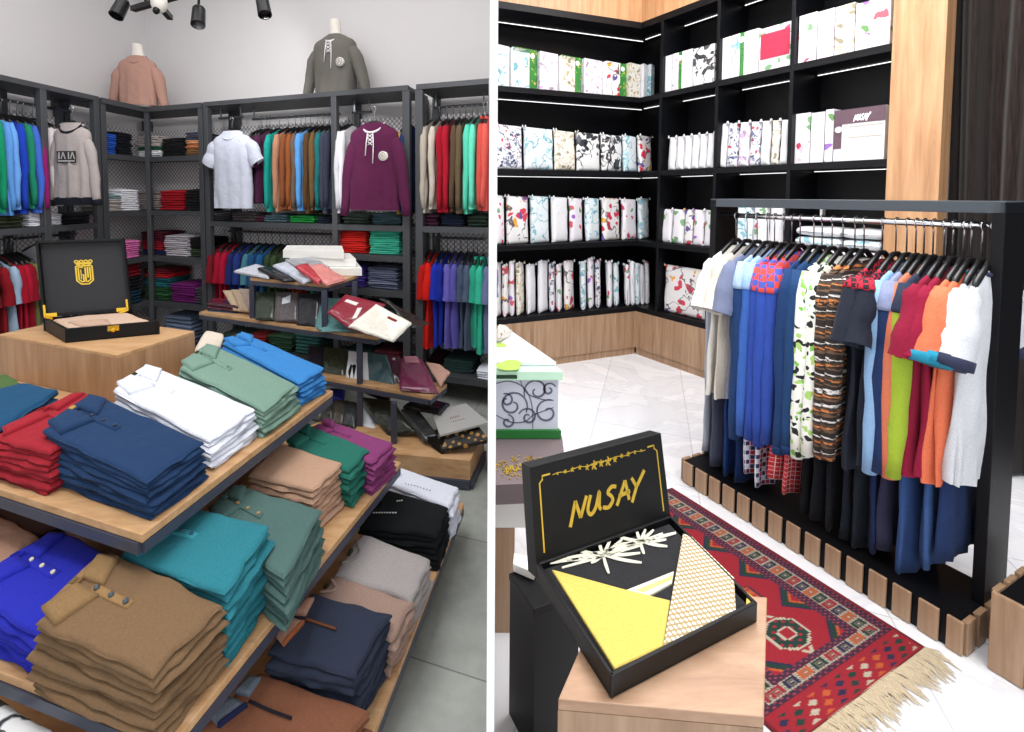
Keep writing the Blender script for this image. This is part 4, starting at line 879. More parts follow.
# contents: white cartons on top
WC_ = plain('white_carton', '#efeeea', .6)
def carton(c4, z0, z1, mat, name, label, cat='box', group=None):
    m = MB(); m.prism([V(p.x, p.y, 0) for p in c4], z0, z1); o = m.build(name, mat, label=label, cat=cat, bevel=.002)
    if group: o['group'] = group
    return o
def rbox(px0, px1, y, z, dep):
    a = P(px0, y, z); b = P(px1, y, z); d = (b-a).normalized(); n = V(-d.y, d.x, 0); n = n if n.y > 0 else -n
    a2 = V(a.x, a.y, 0); b2 = V(b.x, b.y, 0); return [a2, b2, b2+n*dep, a2+n*dep]
carton([P(300, 276, 1.032), P(362, 276, 1.032), P(356, 268, 1.032), P(300, 268, 1.032)], 1.033, 1.088, WC_, 'white_box', 'white flat box at the bottom of the pile of three on the stand', group='white flat boxes on the shirt stand')
carton([P(290, 266.5, 1.09), P(356, 266.5, 1.09), P(350, 260, 1.09), P(292, 260, 1.09)], 1.09, 1.145, WC_, 'white_box', 'white flat box in the middle of the pile of three on the stand', group='white flat boxes on the shirt stand')
carton([P(283, 258, 1.147), P(344, 259, 1.147), P(342, 253, 1.147), P(287, 252.5, 1.147)], 1.147, 1.205, WC_, 'white_box', 'white flat box on top of the pile of three on the stand', group='white flat boxes on the shirt stand')
pg = 'packaged shirts on the steel stand'
def pk(pts, t, c, label, glossy=True, **k):
    return pack([D(*p) for p in pts], t, film(c) if glossy else cloth(c), 'packaged_shirt', label, group=pg, **k)
pk([(233, 270, 3.35), (257, 263, 3.45), (272, 268, 3.35), (269, 277, 3.2)], .03, '#c9ccd6', 'pale grey wrapped shirt overhanging the left of the top board')
pk([(257, 267, 3.3), (279, 264, 3.4), (303, 278, 3.15), (283, 279, 3.1)], .03, '#1a1a1e', 'black wrapped shirt on the left of the top board')
pk([(272, 264, 3.3), (296, 258, 3.4), (312, 277, 3.05), (303, 281, 3.05)], .035, '#ccd2e0', 'silver white wrapped shirt between black and red ones')
pk([(285, 259, 3.35), (313, 256, 3.4), (330, 266, 3.2), (300, 267, 3.15)], .02, '#a8aab0', 'grey wrapped shirt under the white boxes')
pk([(296, 266, 3.15), (322, 262, 3.2), (346, 277, 3.1), (326, 283, 2.98)], .045, '#d88a84', 'pink and red wrapped shirt at the front of the top board')
pk([(294, 265, 3.1), (308, 262, 3.15), (322, 279, 3.0), (318, 283, 2.97)], .03, '#b3303a', 'red wrapped sleeve shirt under the pink one')
# middle board
for i in range(3): pk([(207, 309-3.3*i, 3.5), (211, 304-3.3*i, 3.7), (240, 306-3.3*i, 3.65), (238, 313-3.3*i, 3.42)], .025, '#4c2434' if i else '#27405c', ['blue wrapped shirt beneath the plum ones on the middle board', 'plum wrapped shirt in the middle of the small pile', 'plum wrapped shirt on top of the small pile'][i])
for i, c in enumerate(('#c2ab8c', '#b39c84', '#a8958a')): pk([(233+7*i, 310, 3.42-.03*i), (222+8*i, 290-1*i, 3.58-.03*i), (241+5*i, 289, 3.56-.03*i), (250+1*i, 312, 3.38-.03*i)], .02, c, ['sand wrapped shirt leaning at the left', 'beige wrapped shirt leaning in the middle', 'taupe wrapped shirt leaning nearest the steel post'][i]+' on the middle board')
pk([(254, 319, 3.2), (255, 291, 3.35), (276, 291, 3.33), (273, 319, 3.18)], .025, '#2f3a2c', 'dark olive wrapped shirt standing behind the left steel post')
m, o = pk([(273, 321, 3.17), (275, 291, 3.3), (298, 292, 3.26), (296, 321, 3.12)], .025, '#5e565a', 'grey brown wrapped shirt with white price tag standing on the middle board')
patch(m, [(.35, .55), (.35, .75), (.7, .88), (.7, .62)], .002, .005, 3).build('price_tag', cloth('#e8ecf4'), o)
pk([(296, 325, 3.1), (298, 293, 3.22), (320, 293, 3.18), (316, 327, 3.05)], .025, '#1b1e26', 'black wrapped shirt standing on the middle board')
for i in range(4): pk([(314+2*i, 327+1.2*i, 3.04-.02*i), (322+3*i, 297+4*i, 3.2), (345, 298+6*i, 3.15), (350+2*i, 331, 2.95-.01*i)], .016, '#5f8f90', ['rearmost', 'second', 'third', 'nearest'][i]+' of the pale teal wrapped shirts leaning behind the red one')
m, o = pk([(327, 311, 2.94), (345, 293, 3.1), (386, 303, 3.0), (352, 329, 2.84)], .03, '#8c2034', 'crimson wrapped polo with white placket leaning over the middle board')
patch(m, [(.18, .62), (.5, .62), (.5, .74), (.18, .74)], .003, .006, 3).build('white_placket', cloth('#eee8e4'), o); patch(m, [(.6, .55), (.75, .2), (.82, .28), (.68, .62)], .003, .006, 3).build('white_stripe', cloth('#eee8e4'), o)
m, o = pk([(386, 301, 3.0), (377, 299, 3.1), (428, 325, 2.85), (411, 329, 2.8)], .03, '#232524', 'black wrapped shirt with white chest stripe overhanging the right end')
patch(m, [(.45, .2), (.62, .5), (.68, .5), (.55, .2)], .003, .006, 3).build('white_stripe', cloth('#eee8e4'), o)
m, o = pk([(347, 326, 2.82), (376, 303, 2.93), (412, 322, 2.8), (393, 341, 2.7)], .025, '#e8e4d8', 'cream white wrapped shirt overhanging the middle board')
patch(m, [(.5, .72), (.72, .72), (.72, .8), (.5, .8)], .003, .006, 3).build('printed_band', cloth('#8c3a34'), o)
# lower board
pk([(306, 368, 3.15), (308, 345, 3.3), (324, 346, 3.28), (322, 372, 3.1)], .025, '#1d2030', 'navy wrapped shirt standing at the left of the low board')
pk([(322, 374, 3.1), (323, 346, 3.25), (347, 348, 3.2), (344, 377, 3.05)], .025, '#2a3222', 'dark olive wrapped shirt standing on the low board')
m, o = pk([(345, 381, 3.02), (348, 350, 3.15), (367, 352, 3.1), (369, 382, 2.97)], .025, '#e4e6ee', 'white wrapped shirt with black zigzag collar on the low board')
for k in range(3): patch(m, [(.1+.18*k, .28+.22*k), (.18+.18*k, .1), (.28+.18*k, .5), (.2+.18*k, .55)], .002, .005, 3).build('zigzag_trim', cloth('#1c1c1c'), o)
pk([(367, 383, 2.98), (364, 351, 3.12), (386, 354, 3.05), (395, 386, 2.9)], .025, '#3d5c62', 'slate teal wrapped shirt standing on the low board')
pk([(388, 386, 2.93), (386, 355, 3.06), (400, 357, 3.04), (404, 388, 2.9)], .02, '#4a1c34', 'dark plum wrapped shirt behind the maroon polo')
m, o = pk([(399, 357, 3.02), (422, 357, 3.0), (439, 392, 2.75), (399, 388, 2.78)], .03, '#6e2848', 'maroon wrapped polo with pink collar lying on the low board')
patch(m, [(.0, .2), (.2, .25), (.2, .8), (.0, .8)], .003, .01).build('pink_collar', cloth('#b8808c'), o, smooth=True)
m, o = pk([(425, 361, 3.0), (440, 364, 2.97), (450, 371, 2.9), (441, 386, 2.8)], .02, '#b89080', 'peach wrapped shirt right of the maroon polo')
# base level
bg = 'packages on the oak base of the stand'
pk([(330, 396, 3.1), (331, 386, 3.2), (346, 388, 3.18), (344, 400, 3.08)], .05, '#1d2f9c', 'royal blue wrapped shirt low on the oak base')
for i, c in enumerate(('#38362f', '#2a2a26', '#423c34', '#2c3034')): pk([(308+11*i, 418+2*i, 3.05-.04*i), (312+11*i, 393+2*i, 3.2-.04*i), (325+11*i, 396+2*i, 3.16-.04*i), (322+11*i, 423+2*i, 3.0-.04*i)], .03, c, ['first', 'second', 'third', 'fourth'][i]+' dark wrapped shirt from the left on the oak base')
pk([(352, 428, 2.95), (357, 398, 3.05), (375, 425, 2.95), (379, 432, 2.86)], .02, '#dfe4ec', 'white wrapped shirt leaning behind the dark olive one')
pk([(360, 396, 3.05), (393, 400, 2.98), (416, 432, 2.76), (388, 437, 2.8)], .03, '#242820', 'dark olive wrapped shirt lying slanted on the oak base')
m, o = pk([(362, 390, 3.08), (374, 387, 3.12), (392, 395, 3.05), (388, 402, 3.0)], .02, '#15161a', 'black wrapped shirt with white label above the oak base')
patch(m, [(.2, .3), (.6, .3), (.6, .7), (.2, .7)], .002, .005, 3).build('white_label', cloth('#e4e6ea'), o)
m, o = pk([(402, 405, 2.95), (418, 396, 3.05), (450, 402, 2.9), (440, 412, 2.78)], .03, '#17171b', 'black box with gold lettering behind the silver one', cat='box')
lettering(m, (.35, .35), (.7, .4), 5, o, '#d8b040')
pk([(401, 408, 2.9), (415, 404, 2.95), (440, 436, 2.68), (424, 440, 2.68)], .03, '#2b2d30', 'charcoal wrapped shirt left of the silver box')
# silver box with dotted lining
sb = thing('silver_gift_box', 'silver and black patterned gift box lying open on the right end of the stand base', 'box', D(455, 440, 2.65))
m = MB(); qa = [D(440, 437, 2.62), D(432, 413, 2.85), D(466, 405, 2.88), D(489, 424, 2.68)]; nn = (qa[1]-qa[0]).cross(qa[3]-qa[0]).normalized()*.012
m.hexa(qa, [p-nn for p in qa]); sl_ = m.build('silver_lid', plain('silver_card', '#c4c4c2', .35, .3), sb)
m = MB(); nu = nn.normalized()*(1 if nn.dot(EYE-qa[0]) > 0 else -1); qp = lambda u, v, h: (qa[0]*(1-u)+qa[3]*u)*(1-v)+(qa[1]*(1-u)+qa[2]*u)*v + nu*(h+(.001 if nn.dot(EYE-qa[0]) > 0 else .0125))
for i in range(6): stroke(m, [(.36+.04*i, .48), (.375+.04*i, .56)], .014, qp, .002, taper=False)
for i in range(8): stroke(m, [(.34+.04*i, .36), (.36+.04*i, .38)], .012, qp, .002, taper=False)
m.build('printed_mark', plain('dull_red_print', '#7c5050', .6), sl_)
def dotmat():
    m_, nt, b = base('black_dotted_card'); v = coords(nt, (1, 1, 1), rot=(0, 0, .5)); vo = N(nt, 'ShaderNodeTexVoronoi', Scale=26.0, Randomness=0.0); nt.links.new(v, vo.inputs[0])
    nt.links.new(ramp(nt, vo.outputs['Distance'], [(0, '#a87c3c'), (.32, '#a87c3c'), (.36, '#16130f'), (1, '#16130f')]), b.inputs['Base Color']); return m_
m = MB(); qb = [D(442, 453, 2.6), D(437, 438, 2.66), D(478, 429, 2.7), D(489, 443, 2.6)]; m.hexa(qb, [p+V(0, 0, .02) for p in qb]); m.build('patterned_tray', dotmat(), sb)
m = MB(); qc = [D(442, 455, 2.60), D(421, 436, 2.72), D(436, 430, 2.76), D(442, 440, 2.62)]; m.hexa(qc, [p+V(.01, .01, .0) for p in qc]); m.build('box_side', M_BOXBLK, sb)
# ================================================================== RIGHT SHOP
C2 = P(635, 354, 0); B = frame(C2, P(545, 366.5, 0)); Dw = frame(C2, P(695, 375.5, 0))
uB = lambda px, y=200, v=0: B.u_at(px, v, py=y); uD = lambda px, y=200, v=0: Dw.u_at(px, v, py=y)
RW = line_x(B(0, .40), B.d, Dw(0, .40), Dw.d)
FLW = tilefloor('white_marble_tile', '#e8e8ec', '#efeff2', '#d8d8dc', .60, math.radians(24), .12, vein='#e0e1e6')
rf = [dvp(DVN, -HW), dvp(0, 0)+V(0, -1.5, 0), V(4.6, -1.5, 0), V(5.0, 1.0, 0), V(3.2, 5.6, 0), dvp(5.6, -HW)]
rf = [rf[0], rf[1], rf[2], rf[3], rf[4], rf[5]]
poly_struct('floor', rf, -.1, .0, FLW)
mb = MB(); e1 = B(uB(494), 0); lim = (RW-B(0, .40)).dot(B.d)
ub1 = B.u_at(493.5, .40, py=200); mb.box(B, lim-.2, ub1, .40, .52, 0, CEIL); mb.build('wall_far', M_WHITE, kind='structure')
lim = (RW-Dw(0, .40)).dot(Dw.d); mb = MB(); mb.box(Dw, lim-.1, 4.4, .40, .52, 0, CEIL); mb.build('wall_right', M_WHITE, kind='structure')
mb = MB(); mb.add([V(-4.6, -1.5, CEIL), V(5.2, -1.5, CEIL), V(5.2, 7.4, CEIL), V(-4.6, 7.4, CEIL), V(-4.6, -1.5, CEIL+.1), V(5.2, -1.5, CEIL+.1), V(5.2, 7.4, CEIL+.1), V(-4.6, 7.4, CEIL+.1)], [(3, 2, 1, 0), (4, 5, 6, 7), (0, 1, 5, 4), (1, 2, 6, 5), (2, 3, 7, 6), (3, 0, 4, 7)]); mb.build('ceiling', M_WHITE, kind='structure')

ZS = [2.556, 1.83, 1.147, .486]; HB = 3.25
LED = glow('led_strip_white', '#ffffff', 1.6)
uBe = B.u_at(495.5, .0, py=200); uBe2 = B.u_at(495.5, .38, py=200); uBe = max(uBe, uBe2); cutB = lambda v: B.u_at(495.8, v, py=200)
uDe = uD(885); dv1, dv2, dv3 = uD(658.5), uD(714), uD(787.5)
def wallshelf(fr, root, u1_, led):
    u1 = cutB if fr is B else (lambda v: u1_)
    uc = (RW-fr(0, .40)).dot(fr.d)+.0; uo = uc if fr is B else 0.
    for z in ZS:
        zz = z
        mb = MB(); mb.cbox(fr, -.0, u1, 0, .385, z-.05, z); fr is B and mb.box(fr, uc, 0, .02, .385, z-.05, z); mb.build('shelf_board', M_BLACK, root, bevel=.002)
    mb = MB(); mb.cbox(fr, uc, u1, .385, .398, .47, HB+.5); mb.build('back_panel', M_BLACK, root)
    mb = MB(); mb.cbox(fr, uo, u1, 0, .385, HB-.03, HB+.03); mb.build('top_board', M_BLACK, root)
    mb = MB(); mb.cbox(fr, 0, u1, .0, .03, HB+.03, CEIL); mb.build('oak_header', M_HEAD, root)
    mb = MB(); mb.cbox(fr, 0, u1, .0, .385, .07, .436); mb.build('oak_base_cabinet', M_OAKR, root)
    mb = MB(); mb.cbox(fr, 0, u1, .012, .385, .0, .066); mb.build('oak_plinth', M_OAKR, root)
    for (a, b) in led:
        for z in [HB-.03, ZS[0]-.05, ZS[1]-.05]:
            mb = MB(); mb.box(fr, a, b, .30, .309, z-.005, z-.001); mb.build('led_strip', LED, root)
ws1 = thing('built_in_shelving', 'black built in shelving with oak base along the far wall left of the corner', 'shelf', B(uBe/2, .2))
wallshelf(B, ws1, uBe, [(uB(640, 200, .3), uB(497, 200, .3))])
mb = MB(); mb.box(B, -.26, 0.0, .0, .012, .0, .47); 
ws2 = thing('built_in_shelving', 'black built in shelving with upright dividers running from the corner to the oak column', 'shelf', Dw(uDe/2, .2))
wallshelf(Dw, ws2, uDe, [(uD(642, 200, .3), uD(657, 200, .3)), (uD(680, 200, .3), dv2-.02), (uD(739, 200, .3), dv3-.02), (uD(813, 200, .3), uDe-.02)])
for u in (dv1, dv2, dv3):
    mb = MB(); mb.box(Dw, u-.013, u+.013, -.003, .385, .47, HB-.03); mb.build('upright_divider', M_BLACK, ws2, bevel=.002)
# oak column and curtain
mb = MB(); mb.box(Dw, uDe+.005, uD(944, 100), -.012, .12, 0, CEIL); mb.build('oak_column', M_HEAD, label='tall oak faced column between the black shelving and the curtain', cat='column', bevel=.002)
mb = MB(); u0, u1 = uD(936, 100), uD(936, 100)+2.4; n = 320
for i in range(n+1):
    t = i/n; u = u0+(u1-u0)*t; ph = t*82; v = .20 + .055*math.sin(ph+1.4*math.sin(t*23)) + .02*math.sin(t*210)
    for k in range(7):
        z = .02+(CEIL-.06)*k/6; p = Dw(u+.012*math.sin(k*.7+t*30), v*(1+.12*math.sin(k+t*9))); mb.v.append(V(p.x, p.y, z))
for i in range(n):
    for k in range(6): mb.f.append((i*7+k, (i+1)*7+k, (i+1)*7+k+1, i*7+k+1)); mb.mi.append(0)
def velvet():
    m, nt, b = base('brown_velvet'); v = coords(nt, (60, 60, 2.)); n1 = N(nt, 'ShaderNodeTexNoise', Scale=3.0, Detail=4.0); nt.links.new(v, n1.inputs[0])
    nt.links.new(ramp(nt, n1.outputs[0], [(.35, '#1c1614'), (.7, '#332a27')]), b.inputs['Base Color']); b.inputs['Roughness'].default_value = .8; b.inputs['Sheen Weight'].default_value = .12; b.inputs['Specular IOR Level'].default_value = .1; return m
cu = mb.build('curtain', velvet(), smooth=True, label='dark brown pleated floor length curtain right of the oak column', cat='curtain'); md = cu.modifiers.new('thick', 'SOLIDIFY'); md.thickness = .004

# ---- printed packs on the shelves
PR = {
 'rose': floral('print_rose', '#dddbe0', ['#dddbe0', '#c23a5c', '#dddbe0', '#e9b9c6', '#dddbe0', '#6c9a6c'], 19, .42, None),
 'mauve': floral('print_mauve', '#dddae2', ['#dddae2', '#c8a4d0', '#dddae2', '#9a88a0', '#dddae2', '#d8b8c8'], 24, .42, '#c8b0cc'),
 'teal': floral('print_teal', '#d6dee2', ['#d6dee2', '#7fb4c4', '#d6dee2', '#a8ccd4', '#d6dee2'], 18, .38, '#5fa0b0'),
 'navy': floral('print_navy', '#d8d8de', ['#d8d8de', '#3c4868', '#d8d8de', '#6c7898', '#c43c4c'], 30, .40, '#3c4868'),
 'black': floral('print_black', '#dadada', ['#33363c', '#dadada', '#33363c', '#484b52', '#dadada'], 16, .46, '#1c1e24'),
 'poppy': floral('print_poppy', '#dedcdc', ['#dedcdc', '#c8344c', '#e0a030', '#dedcdc', '#c8344c', '#5a4a8c'], 15, .44, '#554c54'),
 'white': floral('print_white', '#dcdce0', ['#dcdce0', '#dcdce0', '#e4e4ea', '#dcdce0', '#cfd2dc'], 27, .32, None),
 'violet': floral('print_violet', '#dedae2', ['#dedae2', '#8c5cb0', '#dedae2', '#5c8c4c', '#c84c5c', '#dedae2'], 18, .42, None),
 'sand': floral('print_sand', '#dcd8d0', ['#dcd8d0', '#b8a080', '#dcd8d0', '#8c8468', '#d8c8a8'], 27, .42, '#b0a088'),
}
GRN = floral('green_diamond', '#2c7a30', ['#7cac40', '#1f6a28', '#c0ac40', '#1f6a28'], 34, .33, None, .4)
MAUVE = plain('mauve_card', '#5c4450', .4)
wn = [0]
def carton_std(fr, px0, px1, ytop, z, mat, label, group, green=None, v=.05, dep=.14, fan=.05, ws_=M_WHITE, soft=False):
    """printed box or soft pack standing on a shelf, its left edge turned forward"""
    u0, u1 = fr.u_at(px0, v, py=200), fr.u_at(px1, v, py=200); s = 1 if u1 > u0 else -1
    h = fr.hit((px0+px1)/2, ytop, v).z - z; zt = z+.002; wn[0] += 1
    lv, rv = (v, v+fan) if True else (v, v)
    a, b = fr(u0, lv), fr(u1-s*.003, rv); bk = fr.n*dep
    if soft:
        q = [V(a.x, a.y, zt), V(*(a+fr.n*.02).xy, zt+h), V(*(b+fr.n*.02).xy, zt+h*.98), V(b.x, b.y, zt)]
        mm = slab(q, min(.07, dep), 12, 12, seed=wn[0]*1.7, amp=.006, wob=.008, pinch=-.05)
        # keep it on the shelf
        lo = min(p.z for p in mm.v)
        for p in mm.v: p.z += zt-lo
        o = mm.build('wrapped_linen_pack', mat, smooth=True, label=label, cat='package', group=group)
        ears = MB()
        for s_ in (q[1], q[2]): ears.tube([s_+V(0, 0, -.012), s_+V(0, 0, .012+zt-lo)], [.012, .003], 6)
        ears.build('bag_corner', mat, o, smooth=True)
        return o
    m = MB(); m.hexa([V(p.x, p.y, zt) for p in (a, b, b+bk, a+bk)], [V(p.x, p.y, zt+h) for p in (a, b, b+bk, a+bk)]); o = m.build('printed_box', M_WHITE if green else mat, label=label, cat='box', group=group, bevel=.002)
    d = (b-a).normalized(); W = (b-a).length; fn = -V(-d.y, d.x, 0) if V(-d.y, d.x, 0).dot(fr.n) > 0 else V(-d.y, d.x, 0)
    pl = lambda x, y, hh: a + d*(x*W) + V(0, 0, zt+y*h) + fn*hh
    def pan(x0, y0, x1, y1, mt, nm, h1=.003):
        r = MB(); r.hexa([pl(x0, y0, 0), pl(x1, y0, 0), pl(x1, y1, 0), pl(x0, y1, 0)], [pl(x0, y0, h1), pl(x1, y0, h1), pl(x1, y1, h1), pl(x0, y1, h1)]); return r.build(nm, mt, o)
    if green:
        pan(.02, .02, .68, .98, mat, 'print_panel'); pan(.68, .0, 1, 1, GRN, 'green_edge'); pan(.0, .9, .7, 1, GRN, 'green_edge') if green == 1 else None
        r = MB(); c = pl(.8, .84, .004); r.lathe(c, [(.0005, .003), (.022, .003), (.024, 0)], 18, axis=fn); r.build('round_label', M_WHITE, o)
    o['_'] = 0; del o['_']
    return o, pl, pan
rows = []
g1 = 'printed boxes on the top shelf of the far wall'
for i, (x0, x1, yt, k, g) in enumerate([(484, 511, 45, 'teal', 0), (512, 538, 48, 'teal', 1), (538.5, 559, 52, 'mauve', 0), (560, 582, 56, 'sand', 1), (582.5, 603, 59, 'mauve', 0), (604, 627, 62, 'poppy', 2), (627.5, 641, 63, 'sand', 0), (641.5, 648, 63.5, 'white', 0), (648.5, 655, 64, 'teal', 0)]):
    nm = ['white box with small teal flower', 'green edged box with pale blue bird print', 'white box with pink blossom print', 'green edged box with grey swirl print', 'white box with faint lilac print', 'green edged box with red flower print', 'cream white box with gold print', 'thin white box before the corner', 'thin pale blue box in the corner'][i]
    if x0 < 495: x0 = 497.5
    carton_std(B, x0, x1, yt, ZS[0], PR[k], nm+', top shelf of far wall', g1, green=g, dep=.12, fan=.04)
g2 = 'patterned linen packs on the second shelf of the far wall'
for x0, x1, yt, k, nm in [(498, 525, 124, 'navy', 'navy scroll pack with beige band at the left end'), (526, 556, 127, 'teal', 'white pack with teal leaf band'), (556.5, 578, 130, 'sand', 'pale pink and beige pack with gold ring'), (578.5, 603, 132, 'black', 'black and white lily pack with blue band'), (603.5, 625, 134, 'black', 'white pack with black curls'), (625.5, 640, 135, 'teal', 'green grey striped pack'), (640.5, 655, 135, 'poppy', 'red and grey print pack next to the corner')]:
    o = carton_std(B, x0, x1, yt, ZS[1], PR[k], nm+', second shelf of far wall', g2, soft=True, dep=.06, fan=.03)
g3 = 'floral linen packs on the third shelf of the far wall'
for x0, x1, yt, k, nm in [(497.8, 509, 195, 'rose', 'white pack with rose corner at the left end'), (509.5, 533, 196, 'poppy', 'pack with red ribbon and yellow flower'), (533.5, 554, 196, 'teal', 'pale turquoise swirl pack'), (555, 573, 197, 'white', 'plain white pack with grey twig'), (573.5, 588, 198, 'violet', 'white pack with violet bloom'), (589, 605, 198, 'teal', 'turquoise marbled pack'), (605.5, 625, 198, 'poppy', 'pack with orange flower and red ribbon'), (626, 642, 199, 'rose', 'white pack with pink petal'), (642.5, 655, 198, 'teal', 'pale grey green pack in the corner')]:
    carton_std(B, x0, x1, yt, ZS[2], PR[k], nm+', third shelf of far wall', g3, soft=True, dep=.06, fan=.05)
g4 = 'thin linen packs standing on the lowest shelf of the far wall'
xs = [498, 508, 515, 521, 531, 543, 555.5, 562, 569.5, 582, 587, 594, 602, 608.5, 614, 620.5, 627, 632, 637, 642, 647, 652]
ks = ['white', 'poppy', 'violet', 'sand', 'white', 'white', 'navy', 'rose', 'poppy', 'teal', 'white', 'violet', 'navy', 'rose', 'white', 'teal', 'rose', 'white', 'teal', 'white', 'rose', 'teal']
hue = ['white', 'poppy print', 'violet print', 'beige print', 'white', 'white', 'navy print', 'rose print', 'poppy print', 'pale teal', 'white', 'violet print', 'navy print', 'rose print', 'white', 'pale teal', 'rose print', 'white', 'pale teal', 'white', 'rose print', 'pale teal']
for i in range(len(xs)-1):
    where_ = 'leftmost' if i == 0 else f'{["second","third","fourth","fifth","sixth","seventh","eighth","ninth","tenth","eleventh","twelfth","thirteenth","fourteenth","fifteenth","sixteenth","seventeenth","eighteenth","nineteenth","twentieth","rightmost"][i-1]}'
    carton_std(B, xs[i], xs[i+1]-.3, 263+2*math.sin(i*2.1)-(3 if 9 < i < 14 else 0), ZS[3], PR[ks[i]], f'thin {hue[i]} linen pack, {where_} from left, lowest shelf of far wall', g4, soft=True, dep=.05, fan=.08)
dd_ = 'right of the corner'
for i, (x0, x1, yt, k, g, nm) in enumerate([(659.5, 669, 57, 'white', 0, 'plain white box beside the first divider'), (669.5, 679, 54, 'mauve', 2, 'white and green box with pink corner'), (679.5, 689, 51, 'white', 0, 'narrow white box'), (689.5, 711, 47.5, 'black', 0, 'wide white box with black brush strokes')]):
    carton_std(Dw, x0, x1, yt, ZS[0], PR[k], nm+', top level first bay '+dd_, 'boxes on the top level of the first bay', green=g, dep=.1, fan=.0, v=.04)
for i, (x0, x1, yt, k, g, nm) in enumerate([(716.5, 727, 39, 'white', 0, 'white box right of the second divider'), (727.5, 740, 35.5, 'teal', 2, 'green edged box with small red flowers'), (740.5, 754, 31.5, 'white', 0, 'plain white box'), (754.5, 785.5, 27, 'rose', 0, 'wide box with crimson panel and white bottom')]):
    r = carton_std(Dw, x0, x1, yt, ZS[0], PR[k], nm+', top level second bay '+dd_, 'boxes on the top level of the second bay', green=g, dep=.1, fan=.0, v=.04)
    if i == 3: r[2](.05, .28, .98, .86, cloth('#b03850'), 'crimson_panel', .004)
for i, (x0, x1, yt, k, nm) in enumerate([(793, 811, 16, 'rose', 'white box with red flower sprig'), (811.5, 828, 12, 'mauve', 'white box with lilac print'), (828.5, 848, 7, 'sand', 'white box with grey brown lace print'), (848.5, 883, 2, 'violet', 'wide white box with violet petals')]):
    carton_std(Dw, x0, x1, yt, ZS[0], PR[k], nm+', top level third bay '+dd_, 'boxes on the top level of the third bay', dep=.1, fan=.0, v=.04)
for i in range(6):
    x0 = 666+7.6*i; carton_std(Dw, x0, x0+7.2, 137-.8*i, ZS[1], PR['white'], f'white pack, {["leftmost", "second", "third", "fourth", "fifth", "rightmost"][i]} of six second level, first bay {dd_}', 'six white packs in the first bay', soft=True, dep=.05, fan=.0)
for i, (x0, x1, k) in enumerate([(715.5, 724, 'white'), (724.5, 735, 'navy'), (735.5, 746, 'mauve'), (746.5, 757, 'navy'), (757.5, 767, 'white'), (767.5, 776, 'sand'), (776.5, 785.5, 'white')]):
    carton_std(Dw, x0, x1, 123-1*i*.6, ZS[1], PR[k], f'{k if k != "navy" else "blue dotted"} print pack, {["leftmost", "second", "third", "fourth", "fifth", "sixth", "rightmost"][i]} of seven second level, second bay {dd_}', 'seven packs in the second bay', soft=True, dep=.05, fan=.0)
for i, (x0, x1, yt, k, nm) in enumerate([(792, 808, 114, 'rose', 'white box with fine pink border'), (808.5, 822, 113, 'white', 'plain white box with green corner'), (822.5, 831, 110, 'violet', 'narrow white box with violet flower')]):
    carton_std(Dw, x0, x1, yt, ZS[1], PR[k], nm+', second level third bay '+dd_, 'boxes on the second level of the third bay', dep=.1, fan=.0, v=.05)
o, pl, pan = carton_std(Dw, 831.5, 882.5, 108.5, ZS[1], PR['white'], 'mauve topped white box with white NUSAY lettering beside the oak column', 'boxes on the second level of the third bay', dep=.1, fan=.0, v=.05)
pan(0, .72, 1, 1, MAUVE, 'mauve_band', .004); pan(0, .25, .16, .73, MAUVE, 'mauve_side_band', .004)
W2 = (Dw(uD(882.5), 0)-Dw(uD(831.5), 0)).length
pw = lambda x, y, h: pl(x/W2, y/ .235, .004+h)
write_nusay(pw, .40*W2, .180, .026, .006, o, M_WHITE, 'white_lettering', slant=.2)
m = MB()
for a in ((.22, .66, .96, .66), (.22, .45, .96, .45)): m.hexa([pl(a[0], a[1], 0), pl(a[2], a[1], 0), pl(a[2], a[1]+.015, 0), pl(a[0], a[1]+.015, 0)], [pl(a[0], a[1], .004), pl(a[2], a[1], .004), pl(a[2], a[1]+.015, .004), pl(a[0], a[1]+.015, .004)])
m.build('grey_rule', plain('print_grey', '#c8b8a8', .6), o)
r = MB(); r.lathe(pl(.10, .62, .005), [(.0005, .003), (.02, .003), (.021, 0)], 18, axis=Dw.n*-1); r.build('round_label', M_WHITE, o)
for i, (x0, x1, k) in enumerate([(659.5, 671, 'violet'), (671.5, 683, 'rose'), (683.5, 692, 'poppy'), (692.5, 703, 'violet'), (703.5, 712, 'rose')]):
    carton_std(Dw, x0, x1, 209+.3*i, ZS[2], PR[k], f'floral pack, {["leftmost", "second from left", "middle one", "second from right", "rightmost"][i]} of five third level, first bay {dd_}', 'five floral packs in the first bay', soft=True, dep=.05, fan=.0)
carton_std(Dw, 665, 705, 268, ZS[3], PR['poppy'], 'large pack with crimson poppies in the lowest level first bay '+dd_, 'packs on the lowest level', soft=True, dep=.06, fan=.02)
for i, (x0, x1, k) in enumerate([(718, 735, 'mauve'), (735.5, 752, 'teal'), (752.5, 768, 'rose'), (768.5, 784, 'white')]):
    carton_std(Dw, x0, x1, 206, ZS[2], PR[k], f'{k} print pack, {["leftmost", "second", "third", "rightmost"][i]} of four behind the rack, second bay', 'four packs behind the hangers', soft=True, dep=.05, fan=.0)
